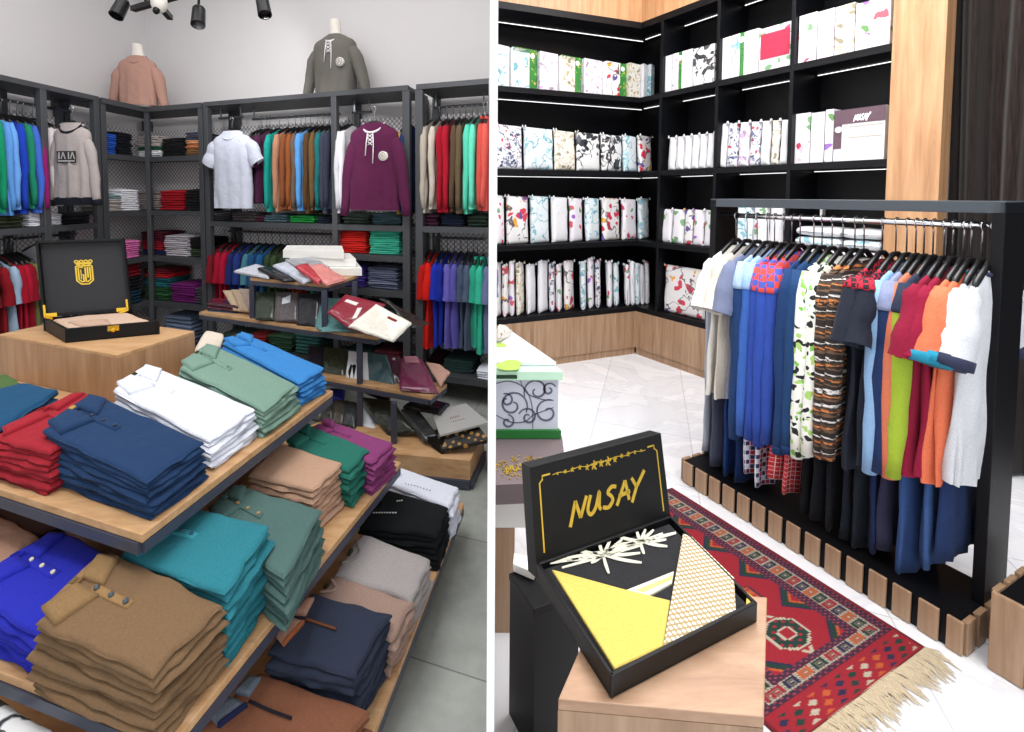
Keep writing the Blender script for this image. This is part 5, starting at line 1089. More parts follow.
for j, y in enumerate((206, 218, 230)):
    for i, (x0, x1) in enumerate([(793, 838), (839, 880)]):
        u0, u1 = uD(x0), uD(x1); z = ZS[2]+.003+.075*(2-j)
        q = [V(*Dw(u0, .05).xy, z+.07), V(*Dw(u0, .3).xy, z+.07), V(*Dw(u1, .3).xy, z+.07), V(*Dw(u1, .05).xy, z+.07)]
        slab(q, .07, 10, 8, seed=i*3+j, amp=.006).build('wrapped_linen_pack', PR[['white', 'teal', 'mauve'][j]], smooth=True, label=f'flat wrapped linen pack, {["top", "middle", "bottom"][j]} of the {["left", "right"][i]} pile behind the rack in the third bay', cat='package', group='flat linen packs behind the clothes rack')

# ---- clothes rack
R = frame(P(963, 659, 0), P(706, 497, 0)); RL = R.u_at(681, 0, py=480)+.0
RL = (P(681, 479, 0)-R.O).dot(R.d); BD = .34; BT = .115
rk = thing('clothes_rack', 'black clothes rack with slatted oak skirting in the middle of the white floor', 'clothes rack', R(RL/2, .17))
mb = MB(); mb.box(R, 0.012, RL-.01, .014, BD-.014, .002, BT); mb.build('platform', M_BLACK, rk)
edges = [(681, 692), (693.5, 706), (707, 719), (720.5, 733.5), (735, 748.5), (750, 764), (766, 781), (783.5, 799), (802, 819), (822, 839.5), (843, 862), (865, 885.5), (888.5, 910), (914, 938), (942, 962.5)]
yb = lambda x: 659 + (x-963)*(659-497)/(963-706)
for a, b in edges:
    def ux(px):
        y = yb(px); p = P(px, y, 0); return (p-R.O).dot(R.d)
    u0, u1 = ux(b), ux(a); mb = MB(); mb.box(R, max(.0, u0)+.003, u1-.007, 0, .013, .003, .122); mb.build('oak_slat', M_OAKR, rk, bevel=.003)
for s, (ue, k) in enumerate(((0.0, 1), (RL-.012, -1))):
    for i in range(4): mb = MB(); mb.box(R, ue-.004, ue+.014, .018+i*.084, .018+i*.084+.062, .003, .122); mb.build('oak_slat', M_OAKR, rk, bevel=.003)
RV = .215
mb = MB(); mb.box(R, .012, .045, RV-.035, RV+.15, BT, 1.575); mb.build('end_post', M_BLACK, rk, bevel=.002)
mb = MB(); mb.box(R, RL-.05, RL-.015, RV-.035, RV+.15, BT, 1.575); mb.build('end_post', M_BLACK, rk, bevel=.002)
mb = MB(); mb.box(R, .012, RL-.015, RV-.035, RV+.15, 1.535, 1.578); mb.build('top_beam', plain('graphite_laminate', '#3a424a', .35), rk, bevel=.002)
RZ = 1.49
mb = MB(); mb.tube([R(.045, RV, RZ), R(RL-.05, RV, RZ)], .013, 12); mb.build('chrome_rail', M_CHROME, rk, smooth=True)
mb = MB(); um = (RL)/2+.02; mb.bar(R(um, RV, RZ), R(um, RV, 1.54), .014); mb.build('rail_hanger_bracket', M_CHROME, rk)

def checks(name, c1, c2, s, rot=(.0, .0, .6)):
    if ('plain', name) in MATS: return MATS[('plain', name)]
    m, nt, b = base(name); ck = N(nt, 'ShaderNodeTexChecker', Scale=s); ck.inputs[1].default_value = lin(c1); ck.inputs[2].default_value = lin(c2); nt.links.new(coords(nt, rot=rot), ck.inputs[0]); nt.links.new(ck.outputs[0], b.inputs['Base Color']); b.inputs['Roughness'].default_value = .9; MATS[('plain', name)] = m; return m
def plaid(name, c0, ch, cv, cl, k):
    m, nt, b = base(name); v = coords(nt, rot=(0, 0, -.42)); sp = nt.nodes.new('ShaderNodeSeparateXYZ'); nt.links.new(v, sp.inputs[0])
    def band(o, kk, ph, th):
        a = N(nt, 'ShaderNodeMath', operation='MULTIPLY_ADD'); a.inputs[1].default_value = kk; a.inputs[2].default_value = ph; nt.links.new(o, a.inputs[0])
        s = N(nt, 'ShaderNodeMath', operation='SINE'); nt.links.new(a.outputs[0], s.inputs[0]); g = N(nt, 'ShaderNodeMath', operation='GREATER_THAN'); g.inputs[1].default_value = th; nt.links.new(s.outputs[0], g.inputs[0]); return g.outputs[0]
    def mix(f, a, c):
        x = nt.nodes.new('ShaderNodeMix'); x.data_type = 'RGBA'; nt.links.new(f, x.inputs[0])
        if hasattr(a, 'links'): nt.links.new(a, x.inputs[6])
        else: x.inputs[6].default_value = lin(a)
        if hasattr(c, 'links'): nt.links.new(c, x.inputs[7])
        else: x.inputs[7].default_value = lin(c)
        return x.outputs[2]
    H_, V_ = band(sp.outputs[2], k, 0, .0), band(sp.outputs[0], k, 0, .0)
    a = mix(H_, c0, ch); c = mix(H_, cv, ch if cv == c0 else c0); col = mix(V_, a, c)
    col = mix(band(sp.outputs[2], k*2, 1.2, .93), col, cl); col = mix(band(sp.outputs[0], k*2, .7, .93), col, cl)
    nt.links.new(col, b.inputs['Base Color']); b.inputs['Roughness'].default_value = .9; return m
def knit():
    m, nt, b = base('striped_knit'); v = coords(nt, (1, 1, 1)); w = N(nt, 'ShaderNodeTexNoise', Scale=1.0, Detail=5.0, Roughness=.7)
    mp = nt.nodes.new('ShaderNodeMapping'); mp.inputs['Scale'].default_value = (12, 12, 55); nt.links.new(v, mp.inputs[0]); nt.links.new(mp.outputs[0], w.inputs[0])
    sp = nt.nodes.new('ShaderNodeSeparateXYZ'); nt.links.new(v, sp.inputs[0]); a = N(nt, 'ShaderNodeMath', operation='MULTIPLY'); a.inputs[1].default_value = 15.; nt.links.new(sp.outputs[2], a.inputs[0])
    f = N(nt, 'ShaderNodeMath', operation='FRACT'); nt.links.new(a.outputs[0], f.inputs[0])
    ad = N(nt, 'ShaderNodeMath', operation='MULTIPLY_ADD'); ad.inputs[1].default_value = .8; nt.links.new(w.outputs[0], ad.inputs[0]); nt.links.new(f.outputs[0], ad.inputs[2])
    mo = N(nt, 'ShaderNodeMath', operation='FRACT'); nt.links.new(ad.outputs[0], mo.inputs[0])
    nt.links.new(ramp(nt, mo.outputs[0], [(0, '#2c2522'), (.22, '#6e5440'), (.36, '#2c2522'), (.5, '#d08044'), (.58, '#4c3c30'), (.72, '#2c2522'), (.84, '#e4e0dc'), (.93, '#3a302a')], 'CONSTANT'), b.inputs['Base Color']); b.inputs['Roughness'].default_value = .95; bump(nt, b, w.outputs[0], .5, .006); return m
REDCHK = checks('red_black_check', '#b81c34', '#2a1c28', 58); BLUCHK = checks('blue_red_check', '#e0483c', '#4458b0', 34)
PANDA = floral('panda_print', '#eef0e8', ['#eef0e8', '#1c1e20', '#7cc04c', '#eef0e8', '#1c1e20', '#a8d070'], 38, .46, None, .85, 0); KNIT = knit()
PLB = plaid('navy_red_plaid', '#2c3c78', '#c8343c', '#e8eaf4', '#f4f4fa', 135); PLR = plaid('red_white_plaid', '#c42c30', '#d84048', '#a82430', '#f0d8d8', 150)
JEAN = plain('washed_grey_denim', '#9aa0ac', .9); cl = cloth
def zb(px): return .38 + (.58-.38)*max(0, min(1, (px-735)/(1000-735)))
items = [
 (722, 'short', '#e9e6e0', {}, 'cream white t-shirt at the far left end of the rack', None),
 (734, 'short', '#ded6c8', {}, 'ivory t-shirt second from the left end', None),
 (745, 'short', '#77809c', {}, 'grey blue t-shirt with wide hanging sleeve', None),
 (756, 'long', '#24406e', {'yoke': cl('#a9c2dc'), 'yh': .16}, 'navy pullover with pale blue shoulder yoke', None),
 (764, 'long', '#3f68b8', {'yoke': cl('#9fc0ea')}, 'mid blue pullover with sky blue shoulders', None),
 (774, 'long', '#3350a8', {'yoke': BLUCHK, 'yh': .13}, 'royal blue pullover with checked yoke, farthest of three', None),
 (783, 'long', '#3452ac', {'yoke': BLUCHK, 'yh': .13}, 'royal blue pullover with checked yoke, middle of three', None),
 (792, 'long', '#3450a6', {'yoke': BLUCHK, 'yh': .15}, 'royal blue pullover with checked yoke, nearest of three', None),
 (807, 'long', '#223e6c', {'cuff': cl('#1c3560')}, 'plain navy pullover right of the checked yokes', None),
 (816, 'long', '#25446f', {'cuff': cl('#1c3560')}, 'plain navy pullover left of the panda print tops', None),
 (827, 'long', PANDA, {}, 'white and green panda print top, left one of two', None),
 (839, 'long', PANDA, {}, 'white and green panda print top, right one of two', None),
 (852, 'long', KNIT, {}, 'brown orange and white striped knit, left one of two', None),
 (862, 'long', KNIT, {}, 'brown orange and white striped knit, right one of two', None),
 (882, 'short', '#262a36', {'yoke': REDCHK, 'yh': .12}, 'black t-shirt with red checked shoulders, left of two', None),
 (897, 'short', '#262a36', {'yoke': REDCHK, 'yh': .12}, 'black t-shirt with red checked shoulders, right of two', None),
 (909, 'long', '#8fb4dc', {}, 'pale blue long sleeved top right of the checked ones', None),
 (919, 'long', '#24365f', {'yoke': cl('#8a93b4'), 'yh': .17}, 'navy pullover with grey violet yoke', None),
 (928, 'long', '#d87a5c', {}, 'salmon long sleeved top left of the lime one', None),
 (938, 'long', '#a4bc3c', {'yoke': cl('#30384c'), 'yh': .1}, 'lime green top with dark shoulder patch', None),
 (950, 'short', '#8a1c38', {}, 'crimson t-shirt, left one of two', '#8a1c38'),
 (960, 'short', '#8f1d3a', {}, 'crimson t-shirt, right one of two', '#8a1c38'),
 (972, 'short', '#e27654', {'cuff': cl('#2a8aa8'), 'collar': cl('#2a8aa8')}, 'orange t-shirt with teal cuffs and collar, left of two', None),
 (980, 'short', '#e27654', {'cuff': cl('#2a8aa8'), 'collar': cl('#2a8aa8')}, 'orange t-shirt with teal cuffs and collar, right of two', None),
 (992, 'short', '#d2d4da', {'cuff': cl('#33384e'), 'collar': cl('#33384e')}, 'white t-shirt with navy cuffs, left of two', None),
 (1003, 'short', '#d2d4da', {'cuff': cl('#33384e'), 'collar': cl('#33384e')}, 'white t-shirt with navy cuffs nearest the end post', None),
]
AXR = -R.n
for i, (px, sl, c, kw, nm, _) in enumerate(items):
    px2 = 728+(px-722)*(984-728)/(1003-722)
    u = R.u_at(px2, RV-.06, py=260); NZ = 1.33; O = R(u, RV, NZ); zb_ = (.56 if px < 750 and sl == 'short' else zb(px))+rnd.uniform(-.02, .02)
    m = cloth(c) if isinstance(c, str) else c
    garment(O, AXR, .20 if px < 940 else .20-(px-940)*.0006, NZ-zb_, m, 'rack_pullover' if sl == 'long' else 'rack_t_shirt', nm, 'shirt', sl, .021, 20+i*1.3, 'tops hanging on the clothes rack', slw=.78, neck=.06, splay=.32 if sl == 'short' else 0, sll=.27 if sl == 'short' else (NZ-zb_)*.93, cuffh=.03, **kw)
    hanger(R(u, RV, RZ+.018), AXR, .135, RZ+.018-NZ-.028, f'black hanger holding the {nm}', 'hangers on the clothes rack', r=.009, steep=1.25)
tr_ = [(705, JEAN, .20, 'light grey denim trousers at the far left end of the rack'), (716, '#50566a', .14, 'slate grey trousers left of the navy ones'), (727, '#22407a', .125, 'navy blue trousers left of the blue plaid'), (742, '#1b2f5c', .125, 'dark blue trousers behind the blue plaid'),
       (752, PLB, .20, 'navy red and white plaid trousers, left pair'), (762, PLB, .16, 'navy red and white plaid trousers, right pair'), (780, PLR, .24, 'red and white plaid trousers, left pair'), (794, PLR, .20, 'red and white plaid trousers, right pair'),
       (812, '#17191e', .15, 'black trousers, farthest of the black ones'), (828, '#1b1d23', .15, 'black trousers, second of the black ones'), (842, '#191b22', .14, 'black trousers, third of the black ones'), (858, '#1e222c', .14, 'black trousers, fourth of the black ones'), (874, '#20262f', .13, 'charcoal trousers right of the black ones'), (888, '#1e2c54', .15, 'deep navy trousers under the pale blue top'), (900, '#33334a', .18, 'dark plum grey trousers'), (922, '#3a568c', .125, 'mid blue trousers reaching down to the platform'), (946, '#3c5a8e', .20, 'mid blue trousers under the crimson t-shirts'), (965, '#24365f', .26, 'navy trousers under the orange t-shirts')]
for i, (px, c, z1, nm) in enumerate(tr_):
    px2 = 706+(px-705)*(948-706)/(965-705)
    u = R.u_at(px2, RV-.12, py=450); m = cloth(c) if isinstance(c, str) else c
    trousers(R(u, RV-.015, 1.02), AXR, .125, z1, m, nm, 'trousers hanging under the tops on the rack', th=.024, seed=i*2.3)

# second low platform at the right edge
q0 = P(986, 668, 0); u2 = (q0-R.O).dot(R.d); v2 = (q0-R.O).dot(R.n)
r2 = thing('display_platform', 'taller black platform with oak slats at the right edge', 'display platform', q0)
mb = MB(); mb.box(R, u2-.012, u2-.75, v2+.012, v2+.4, .002, .262); mb.build('platform', M_BLACK, r2)
for i in range(6): mb = MB(); mb.box(R, u2-.002-i*.118, u2-.082-i*.118, v2, v2+.016, .003, .272); mb.build('oak_slat', M_OAKR, r2, bevel=.003)
for i in range(4): mb = MB(); mb.box(R, u2-.012, u2+.004, v2+.02+i*.09, v2+.085+i*.09, .003, .272); mb.build('oak_slat', M_OAKR, r2, bevel=.003)

# ---- rug
E1 = P(925, 649, 0); wd_ = (P(815, 732, 0)-E1).normalized(); ln_ = (P(672, 489, 0)-E1); LN = ln_.length; ln_.normalize()
WB = 10.; bw = .0765; W_ = WB*bw; bl = .0315; NL = LN/bl
RED, DK, NV, OR_, GR, CRM = [lin(c)[:3] for c in ('#8a0f20', '#380a1c', '#1a1838', '#a84c20', '#0f2c24', '#a89c88')]
def motif(x, y, c):     # stepped hook inside a unit cell
    if x < .12 or x > .88 or y < .12 or y > .88: return CRM if (int(x*14)+int(y*14)) % 3 else (.05, .05, .07)
    if x < .22 or x > .78 or y < .22 or y > .78: return c
    if .36 < x < .64 and .36 < y < .66: return CRM if .45 < x < .56 and .40 < y < .6 else c
    return tuple(a*.35 for a in CRM) if .28 < x < .72 and .28 < y < .74 else c
def guard(x, y): return (.20, .03, .05) if (math.sin(x*14)*math.sin(y*14) > .35) else ((.02, .01, .04) if math.sin(x*14+3)*math.sin(y*14) > .2 else DK)
cyc = [RED, GR, OR_, NV]
def rugcol(x, y):
    K = 2.6; xx = min(x, WB-x); yy = min(y-K+.0, NL-y)
    if y < K:
        if y < .12 or xx < .15: return tuple(a*.5 for a in RED)
        gx, gy = x*1.05+.35*(int(y/.62) % 3), y/.62; fx, fy = gx % 1-.5, gy % 1-.5
        c = [CRM, GR, NV, OR_][(int(gx)+int(gy)*0) % 4]
        if .3 < y < K-.5 and xx > .4 and (abs(fx)*1.5+abs(fy)*1.1) < .5: return c
        return RED
    if yy < .0: return RED
    if xx < .25 : return tuple(a*.6 for a in RED)
    e = min(xx-.25, yy)
    if e < .55: return guard(x, y)
    if e < 1.55:
        if xx-.25 < yy: a, b = (xx-.25-.55), (y-K-.55)
        else: a, b = (yy-.55), (x-.25-.55)
        cx, cy = a % 1, b % 1
        return motif(cx, cy, cyc[int(math.floor(b)+ (0 if xx-.25 < yy else 1)) % 4])
    if e < 2.1: return guard(x, y)
    fx = x-WB/2; per = 5.2; yq = (y-K-2.1) % per - per/2; kq = int((y-K-2.1)//per)
    # centre medallion
    r = abs(fx)*.9+abs(yq)*.55 if True else 0
    st = lambda t: math.floor(t*6)/6
    rr = max(st(abs(fx))*.95, st(abs(yq))*.62, (st(abs(fx))+st(abs(yq))*.8)*.62)
    col = (GR, OR_)[kq % 2]
    if rr < .28: return RED if kq % 2 == 0 else NV
    if rr < .40: return CRM
    if rr < .95: return (tuple(RED) if (math.sin(fx*9)*math.sin(yq*7) > .55) else col)
    if rr < 1.08: return CRM if kq % 2 == 0 else NV
    # side triangles
    sx = abs(fx)-1.9; sy = (y-K) % per - per/2
    if abs(sx) < .62 and abs(abs((y-K-2.1) % per - per) - .0) < 0: return NV
    ty = ((y-K-2.1+per/2) % per)-per/2
    if abs(ty)*.6 + (2.55-abs(fx)) < 1.15 and abs(fx) < 2.6:
        t = abs(ty)*.6 + (2.55-abs(fx))
        return NV if t > .98 else (GR if t > .55 else (OR_ if t > .35 else RED))
    if abs(fx) < .5 and abs(ty) < .6 and (abs(abs(fx)-abs(ty)*.5) < .12): return CRM
    return RED
m = MB(); m.col = []; nx, ny = 150, int(NL*12)
for j in range(ny+1):
    for i in range(nx+1):
        x = WB*i/nx; y = NL*j/ny; p = E1+wd_*(x*bw)+ln_*(y*bl)
        z = .008+.002*noise.noise(V(x*.4, y*.1, 0)); m.v.append(V(p.x, p.y, z)); m.col.append((*rugcol(min(WB-.001, x+.01), min(NL-.01, y+.01)), 1))
for j in range(ny):
    for i in range(nx): a = j*(nx+1)+i; m.f.append((a, a+1, a+nx+2, a+nx+1)); m.mi.append(0)
n0 = len(m.v); rim = [i for i in range(nx+1)]+[j*(nx+1)+nx for j in range(1, ny+1)]+[ny*(nx+1)+i for i in range(nx-1, -1, -1)]+[j*(nx+1) for j in range(ny-1, 0, -1)]
for k in rim: m.v.append(V(m.v[k].x, m.v[k].y, .001)); m.col.append(m.col[k])
for k in range(len(rim)): a, b = rim[k], rim[(k+1) % len(rim)]; m.f.append((a, b, n0+(k+1) % len(rim), n0+k)); m.mi.append(0)
rug = m.build('rug', attr_mat('knotted_wool', .95), smooth=True, label='red knotted oriental runner rug with medallions and a cream fringe', cat='rug')
m = MB(); nf = 150
for i in range(nf):
    t = i/(nf-1); p = E1+wd_*(t*W_); L = .075*(1+.35*rnd.uniform(-1, 1)); d = (-ln_ + wd_*rnd.uniform(-.35, .35)).normalized(); q = p+d*L*.5+wd_*rnd.uniform(-.01, .01); r_ = p+d*L
    m.tube([V(p.x, p.y, .006)+ln_*.004, V(q.x, q.y, .008), V(r_.x+rnd.uniform(-.01, .01), r_.y, .004)], [.0022, .0030, .0012], 5)
    q = p+d*L*.45-wd_*.008; m.tube([V(p.x, p.y, .006), V(q.x, q.y, .010), V(*(p+d*L*.85+wd_*rnd.uniform(-.015, .015)).xy, .003)], [.002, .0026, .001], 5)
m.build('fringe', cloth('#c9b89c'), rug, kind='stuff')

# ---- pedestal and NUSAY box
pFL, pFR, pBR = P(558, 699, .75), P(764, 717, .75), P(767, 597, .75); pBL = pFL+(pBR-pFR)
ped2 = thing('display_pedestal', 'light oak veneered pedestal under the NUSAY gift box', 'pedestal', (pFL+pBR)/2-V(0, 0, .75))
OAKT = wood('pale_oak_top', '#967258', '#ac886c', '#bc9a7e', (2.5, 12, 12), rot=-.5)
m = MB(); m.prism([pFL, pFR, pBR, pBL], .0, .73); m.build('pedestal_body', M_OAKR, ped2); m = MB(); m.prism([pFL, pFR, pBR, pBL], .73, .75); m.build('pedestal_top', OAKT, ped2, bevel=.002)
nF, nR, nL = P(611, 699, .752), P(757, 622, .752), P(536, 580, .752); nB = P(670, 530, .752); hb2 = .04
nb_ = thing('gift_box', 'open black gift box with gold NUSAY lettering in the raised lid', 'box', (nF+nB)/2)
tray(nb_, [nF, nR, nB, nL], .752, hb2, .007, M_BOXBLK)
lb = nL+V(0, 0, hb2+.002); rb = nB+V(0, 0, hb2+.002); lat = (rb-lb).normalized(); LW2 = (rb-lb).length; bk = V(-lat.y, lat.x, 0); bk = bk if bk.y > 0 else -bk
vu2 = V(0, 0, .186)+bk*.045+lat*.012; nv = lat.cross(vu2).normalized(); nv = nv if nv.y < 0 else -nv
NP = lambda x, y, h: lb + lat*(x*LW2) + vu2*y + nv*h
def nbx(m, x0, y0, x1, y1, h0, h1): m.hexa([NP(x0, y0, h0), NP(x1, y0, h0), NP(x1, y1, h0), NP(x0, y1, h0)], [NP(x0, y0, h1), NP(x1, y0, h1), NP(x1, y1, h1), NP(x0, y1, h1)])
m = MB(); nbx(m, 0, -.18, 1, 1, -.038, 0); lid2 = m.build('box_lid', M_BOXBLK, nb_, bevel=.0015)
hy = vu2.length; npl = lambda x, y, h: NP(x/LW2, y/hy, h)
m = MB(); X0, X1, Y0, Y1 = .022, LW2-.022, .0, hy-.018
stroke(m, [(X0, .012), (X0, Y1-.02), (X0+.008, Y1-.014), (X0+.008, Y1-.006), (X0+.03, Y1-.006)], .0036, npl, .0012, taper=False)
m.build('gold_border', M_GOLD, lid2); m = MB()
stroke(m, [(X1, .012), (X1, Y1-.02), (X1-.008, Y1-.014), (X1-.008, Y1-.006), (X1-.03, Y1-.006)], .0036, npl, .0012, taper=False)
m.build('gold_border', M_GOLD, lid2)
m = MB(); cxm = (X0+X1)/2
for i in range(-6, 7):
    sz = (.0085, .011, .007, .0055, .006, .0045, .0035)[abs(i)]; x = cxm+i*(X1-X0-.07)/13.5; y = Y1-.010-(.004 if abs(i) < 3 else 0)
    for a in (0.3, 1.4, 2.6, 3.7, 4.9): stroke(m, [(x, y), (x+math.cos(a)*sz*.6, y+math.sin(a)*sz*.6), (x+math.cos(a+.3)*sz, y+math.sin(a+.3)*sz)], sz*.42, npl, .0012)
stroke(m, [(cxm+(i-14)*(X1-X0-.075)/28, Y1-.010+.002*math.sin(i*1.1)) for i in range(29)], .0014, npl, .001, taper=False)
m.build('gold_floral_garland', M_GOLD, lid2)
write_nusay(npl, LW2*.24, hy*.27, .043, .0084, lid2, M_GOLD, 'gold_lettering', slant=.05, sx=.0655*LW2/.37, rise=.06)
# linen in the box
lz = .783; cen = (nF+nB)/2
def shr(p, k=.955): q = cen+(p-cen)*k; return q
inn = [shr(p) for p in (nL, nB, nR, nF)]
lin_q = [V(p.x, p.y, lz) for p in inn]
m = slab([lin_q[0], lin_q[1], lin_q[2], lin_q[3]], .026, seed=3, amp=.0012, wob=.001, pinch=0)
linen = m.build('folded_linen', cloth('#2b2b2e'), smooth=True, label='folded charcoal linen with bamboo print, yellow and gold patterned panels inside the NUSAY box', cat='linen')
def polyp(pts, z0, z1, mt, name, par):
    pp = [P(x, y, z1) for x, y in pts]; n = len(pp); mb = MB(); ce = sum(pp, V(0, 0, 0))/n
    ins = [ce+(p-ce)*.975 for p in pp]
    mb.add([V(p.x, p.y, z0) for p in pp]+[V(p.x, p.y, z1-.0015) for p in pp]+[V(p.x, p.y, z1) for p in ins], [tuple(range(2*n, 3*n))]+[(i, (i+1) % n, n+(i+1) % n, n+i) for i in range(n)]+[(n+i, n+(i+1) % n, 2*n+(i+1) % n, 2*n+i) for i in range(n)])
    return mb.build(name, mt, par)
YEL = cloth('#d2bc62'); CR = cloth('#d8d6c4')
def hexmat():
    m, nt, b = base('gold_tile_print'); v = coords(nt, rot=(0, 0, -.2)); vo = N(nt, 'ShaderNodeTexVoronoi', Scale=100.0, Randomness=0.); nt.links.new(v, vo.inputs[0])
    v3 = N(nt, 'ShaderNodeTexVoronoi', Scale=30.0, Randomness=0.); nt.links.new(v, v3.inputs[0])
    a = ramp(nt, vo.outputs['Distance'], [(0, '#dcd8cc'), (.37, '#dcd8cc'), (.44, '#a08a60'), (1, '#a08a60')]); c = ramp(nt, v3.outputs['Distance'], [(0, '#c0a67c'), (.3, '#c0a67c'), (.34, '#ffffff'), (1, '#ffffff')])
    mx = nt.nodes.new('ShaderNodeMix'); mx.data_type = 'RGBA'; mx.blend_type = 'MULTIPLY'; mx.inputs[0].default_value = 1; nt.links.new(a, mx.inputs[6]); nt.links.new(c, mx.inputs[7]); nt.links.new(mx.outputs[2], b.inputs['Base Color']); b.inputs['Roughness'].default_value = .8; return m
polyp([(552, 569), (625, 589), (670, 600), (663, 646), (615, 668)][::-1], .77, .789, YEL, 'yellow_panel', linen)
polyp([(683, 533), (692, 536), (734, 577), (736, 610), (663, 646), (671, 600)][::-1], .77, .792, hexmat(), 'patterned_panel', linen)
polyp([(626, 590), (674, 571), (672, 583), (648, 596)][::-1], .778, .7868, CR, 'cream_stripe', linen)
polyp([(636, 590), (673, 575), (672, 579), (643, 592)][::-1], .778, .7876, cloth('#dcd27c'), 'yellow_stripe', linen)
polyp([(747, 592), (753, 597), (752, 602), (746, 605)][::-1], .778, .787, YEL, 'yellow_corner', linen)
m = MB(); gp = lambda x, y, h: P(x, y, .7845) + V(0, 0, h)
def pst(a, b, w, bend=0.):
    n = 8; pts = []
    for i in range(n+1):
        t = i/n; x = a[0]*(1-t)+b[0]*t; y = a[1]*(1-t)+b[1]*t + bend*math.sin(PI*t); pts.append((x, y))
    stroke(m, pts, w, gp, .0012)
def leafs(cx, cy, L): 
    for a, k in ((195, 1.), (160, .9), (100, .75), (75, .8), (55, .9), (30, 1.), (5, 1.), (-20, 1.1), (-80, .9), (-130, .5)): pst((cx, cy), (cx+math.cos(math.radians(a))*L*k*1.1, cy-math.sin(math.radians(a))*L*k*.62), 3.2, 1)
leafs(603, 555, 34); leafs(640, 541, 24)
pst((550, 563), (600, 553), 5); pst((562, 568), (640, 546), 3); pst((600, 553), (676, 533), 4)
m.build('bamboo_print', CR, linen)

# ---- black stand and boxes on the left of this shop
bs_ = thing('low_stand', 'low black stand between the white box pile and the oak pedestal', 'stand', P(540, 640, 0))
qs = [P(510, 573, .45), P(535, 609, .45)]; dd3 = (pBR-pFR).normalized(); side = (qs[1]-qs[0]); rt = V(side.y, -side.x, 0).normalized(); rt = rt if rt.x > 0 else -rt
q = [qs[0], qs[1], qs[1]+rt*.15, qs[0]+rt*.15]
m = MB(); m.prism(q, .0, .43); m.build('stand_body', M_BLACK, bs_); m = MB(); m.prism([qs[0]-rt*.004, qs[1]-rt*.004, q[2], q[3]], .43, .45); m.build('stand_top', M_BLACK, bs_, bevel=.002)
def wallx(Y): return (dvp(1, -HW-.008).x + dv.x/dv.y*(Y-dvp(1, -HW-.008).y))
def pile(FR, dep, z0, z1, mt, name, label, cat, back=V(-.25, .97, 0), **k):
    FL = V(wallx(FR.y), FR.y, 0); BR = FR+back*dep; BL = V(wallx(BR.y), BR.y, 0)
    if BR.x < BL.x+.03: BR = BL+V(.03, 0, 0)
    m = MB(); m.prism([FL, FR, BR, BL], z0, z1); return m.build(name, mt, label=label, cat=cat, bevel=.002, **k), FL, FR, BR, BL
pile(P(514, 633, 0), .5, 0, .395, M_OAKR, 'oak_cabinet', 'small oak cabinet carrying the pile of boxes beside the dividing wall', 'cabinet', back=V(.1, 1, 0))
pile(P(527, 528, .396), .42, .396, .52, WC_, 'white_box', 'white box with pink print standing on the oak cabinet', 'box', back=V(.1, 1, 0))
o, FL, FR, BR, BL = pile(P(580, 487, .60), .0001, .522, .60, MAUVE, 'brown_gift_box', 'x', 'box') if False else (None,)*5
fr_, brr = P(592, 484, .595), P(562, 436, .595)
m = MB(); q = [V(wallx(1.62), 1.62, 0), V(fr_.x-.08, 1.64, 0), V(brr.x, brr.y, 0), V(wallx(brr.y-.05), brr.y-.02, 0)]
m.prism(q, .522, .595); gb = m.build('gift_box', plain('taupe_card', '#6c5f62', .5), label='taupe gift box with gold oval NUSAY emblem under the scroll patterned box', cat='box', bevel=.002)
m = MB(); c = P(523, 467, .597); ex = V(1, .25, 0).normalized(); ey = V(-.25, 1, 0).normalized(); el = lambda x, y, h: c+ex*x+ey*y+V(0, 0, h)
for k in range(90):
    a = rnd.uniform(0, 2*PI); r = rnd.uniform(.55, 1.); x, y = math.cos(a)*r*.115, math.sin(a)*r*.075; t = rnd.uniform(0, 6.28)
    stroke(m, [(x, y), (x+.009*math.cos(t), y+.009*math.sin(t))], .005, el, .001, taper=False)
for letter in NUSAY:
    for s_ in letter: stroke(m, [(-.072+x*.042, -.02+y*.04) for x, y in s_], .007, el, .0015, taper=False)
m.build('gold_oval_emblem', M_GOLD, gb)
# scroll box
SC = plain('pale_grey_print', '#c4c8d6', .6); dF = P(558, 432, .62)
o, FL, FR, BR, BL = pile(dF, .5, .63, .845, SC, 'scroll_patterned_box', 'pale grey box with dark scroll pattern and mint green lid', 'box')
m = MB(); m.prism([FL+V(0, -.012, 0), FR+V(.01, -.012, 0), BR+V(.01, 0, 0), BL], .598, .632); m.build('green_base_band', plain('deep_green_card', '#1c6c2c', .5), o)
m = MB(); m.prism([FL+V(0, -.02, 0), FR+V(.012, -.02, 0), BR+V(.01, 0, 0), BL], .845, .882); ld = m.build('mint_lid', plain('mint_card', '#bfe6cc', .5), o, bevel=.002)
m = MB(); m.prism([FL+V(.0, -.023, 0), FL+V(.085, -.023, 0), FL+V(.085, -.019, 0), FL+V(.0, -.019, 0)], .853, .868); m.build('handle_slot', plain('slot_green', '#143c20', .6), ld)
m = MB(); fw = FR.x-FL.x; sp_ = lambda x, y, h: V(FL.x+x, FL.y-.0005-h, .634+y)
def spiral(cx, cy, r, a0, turns, s=1, w=.0085):
    pts = []
    for i in range(26):
        t = i/25; rr = r*(1-t*.82); a = a0+s*turns*2*PI*t; pts.append((cx+rr*math.cos(a), cy+rr*math.sin(a)))
    pts = [(min(fw-.004, max(.004, x)), min(.205, max(.004, y))) for x, y in pts]; stroke(m, pts, w, sp_, .0015)
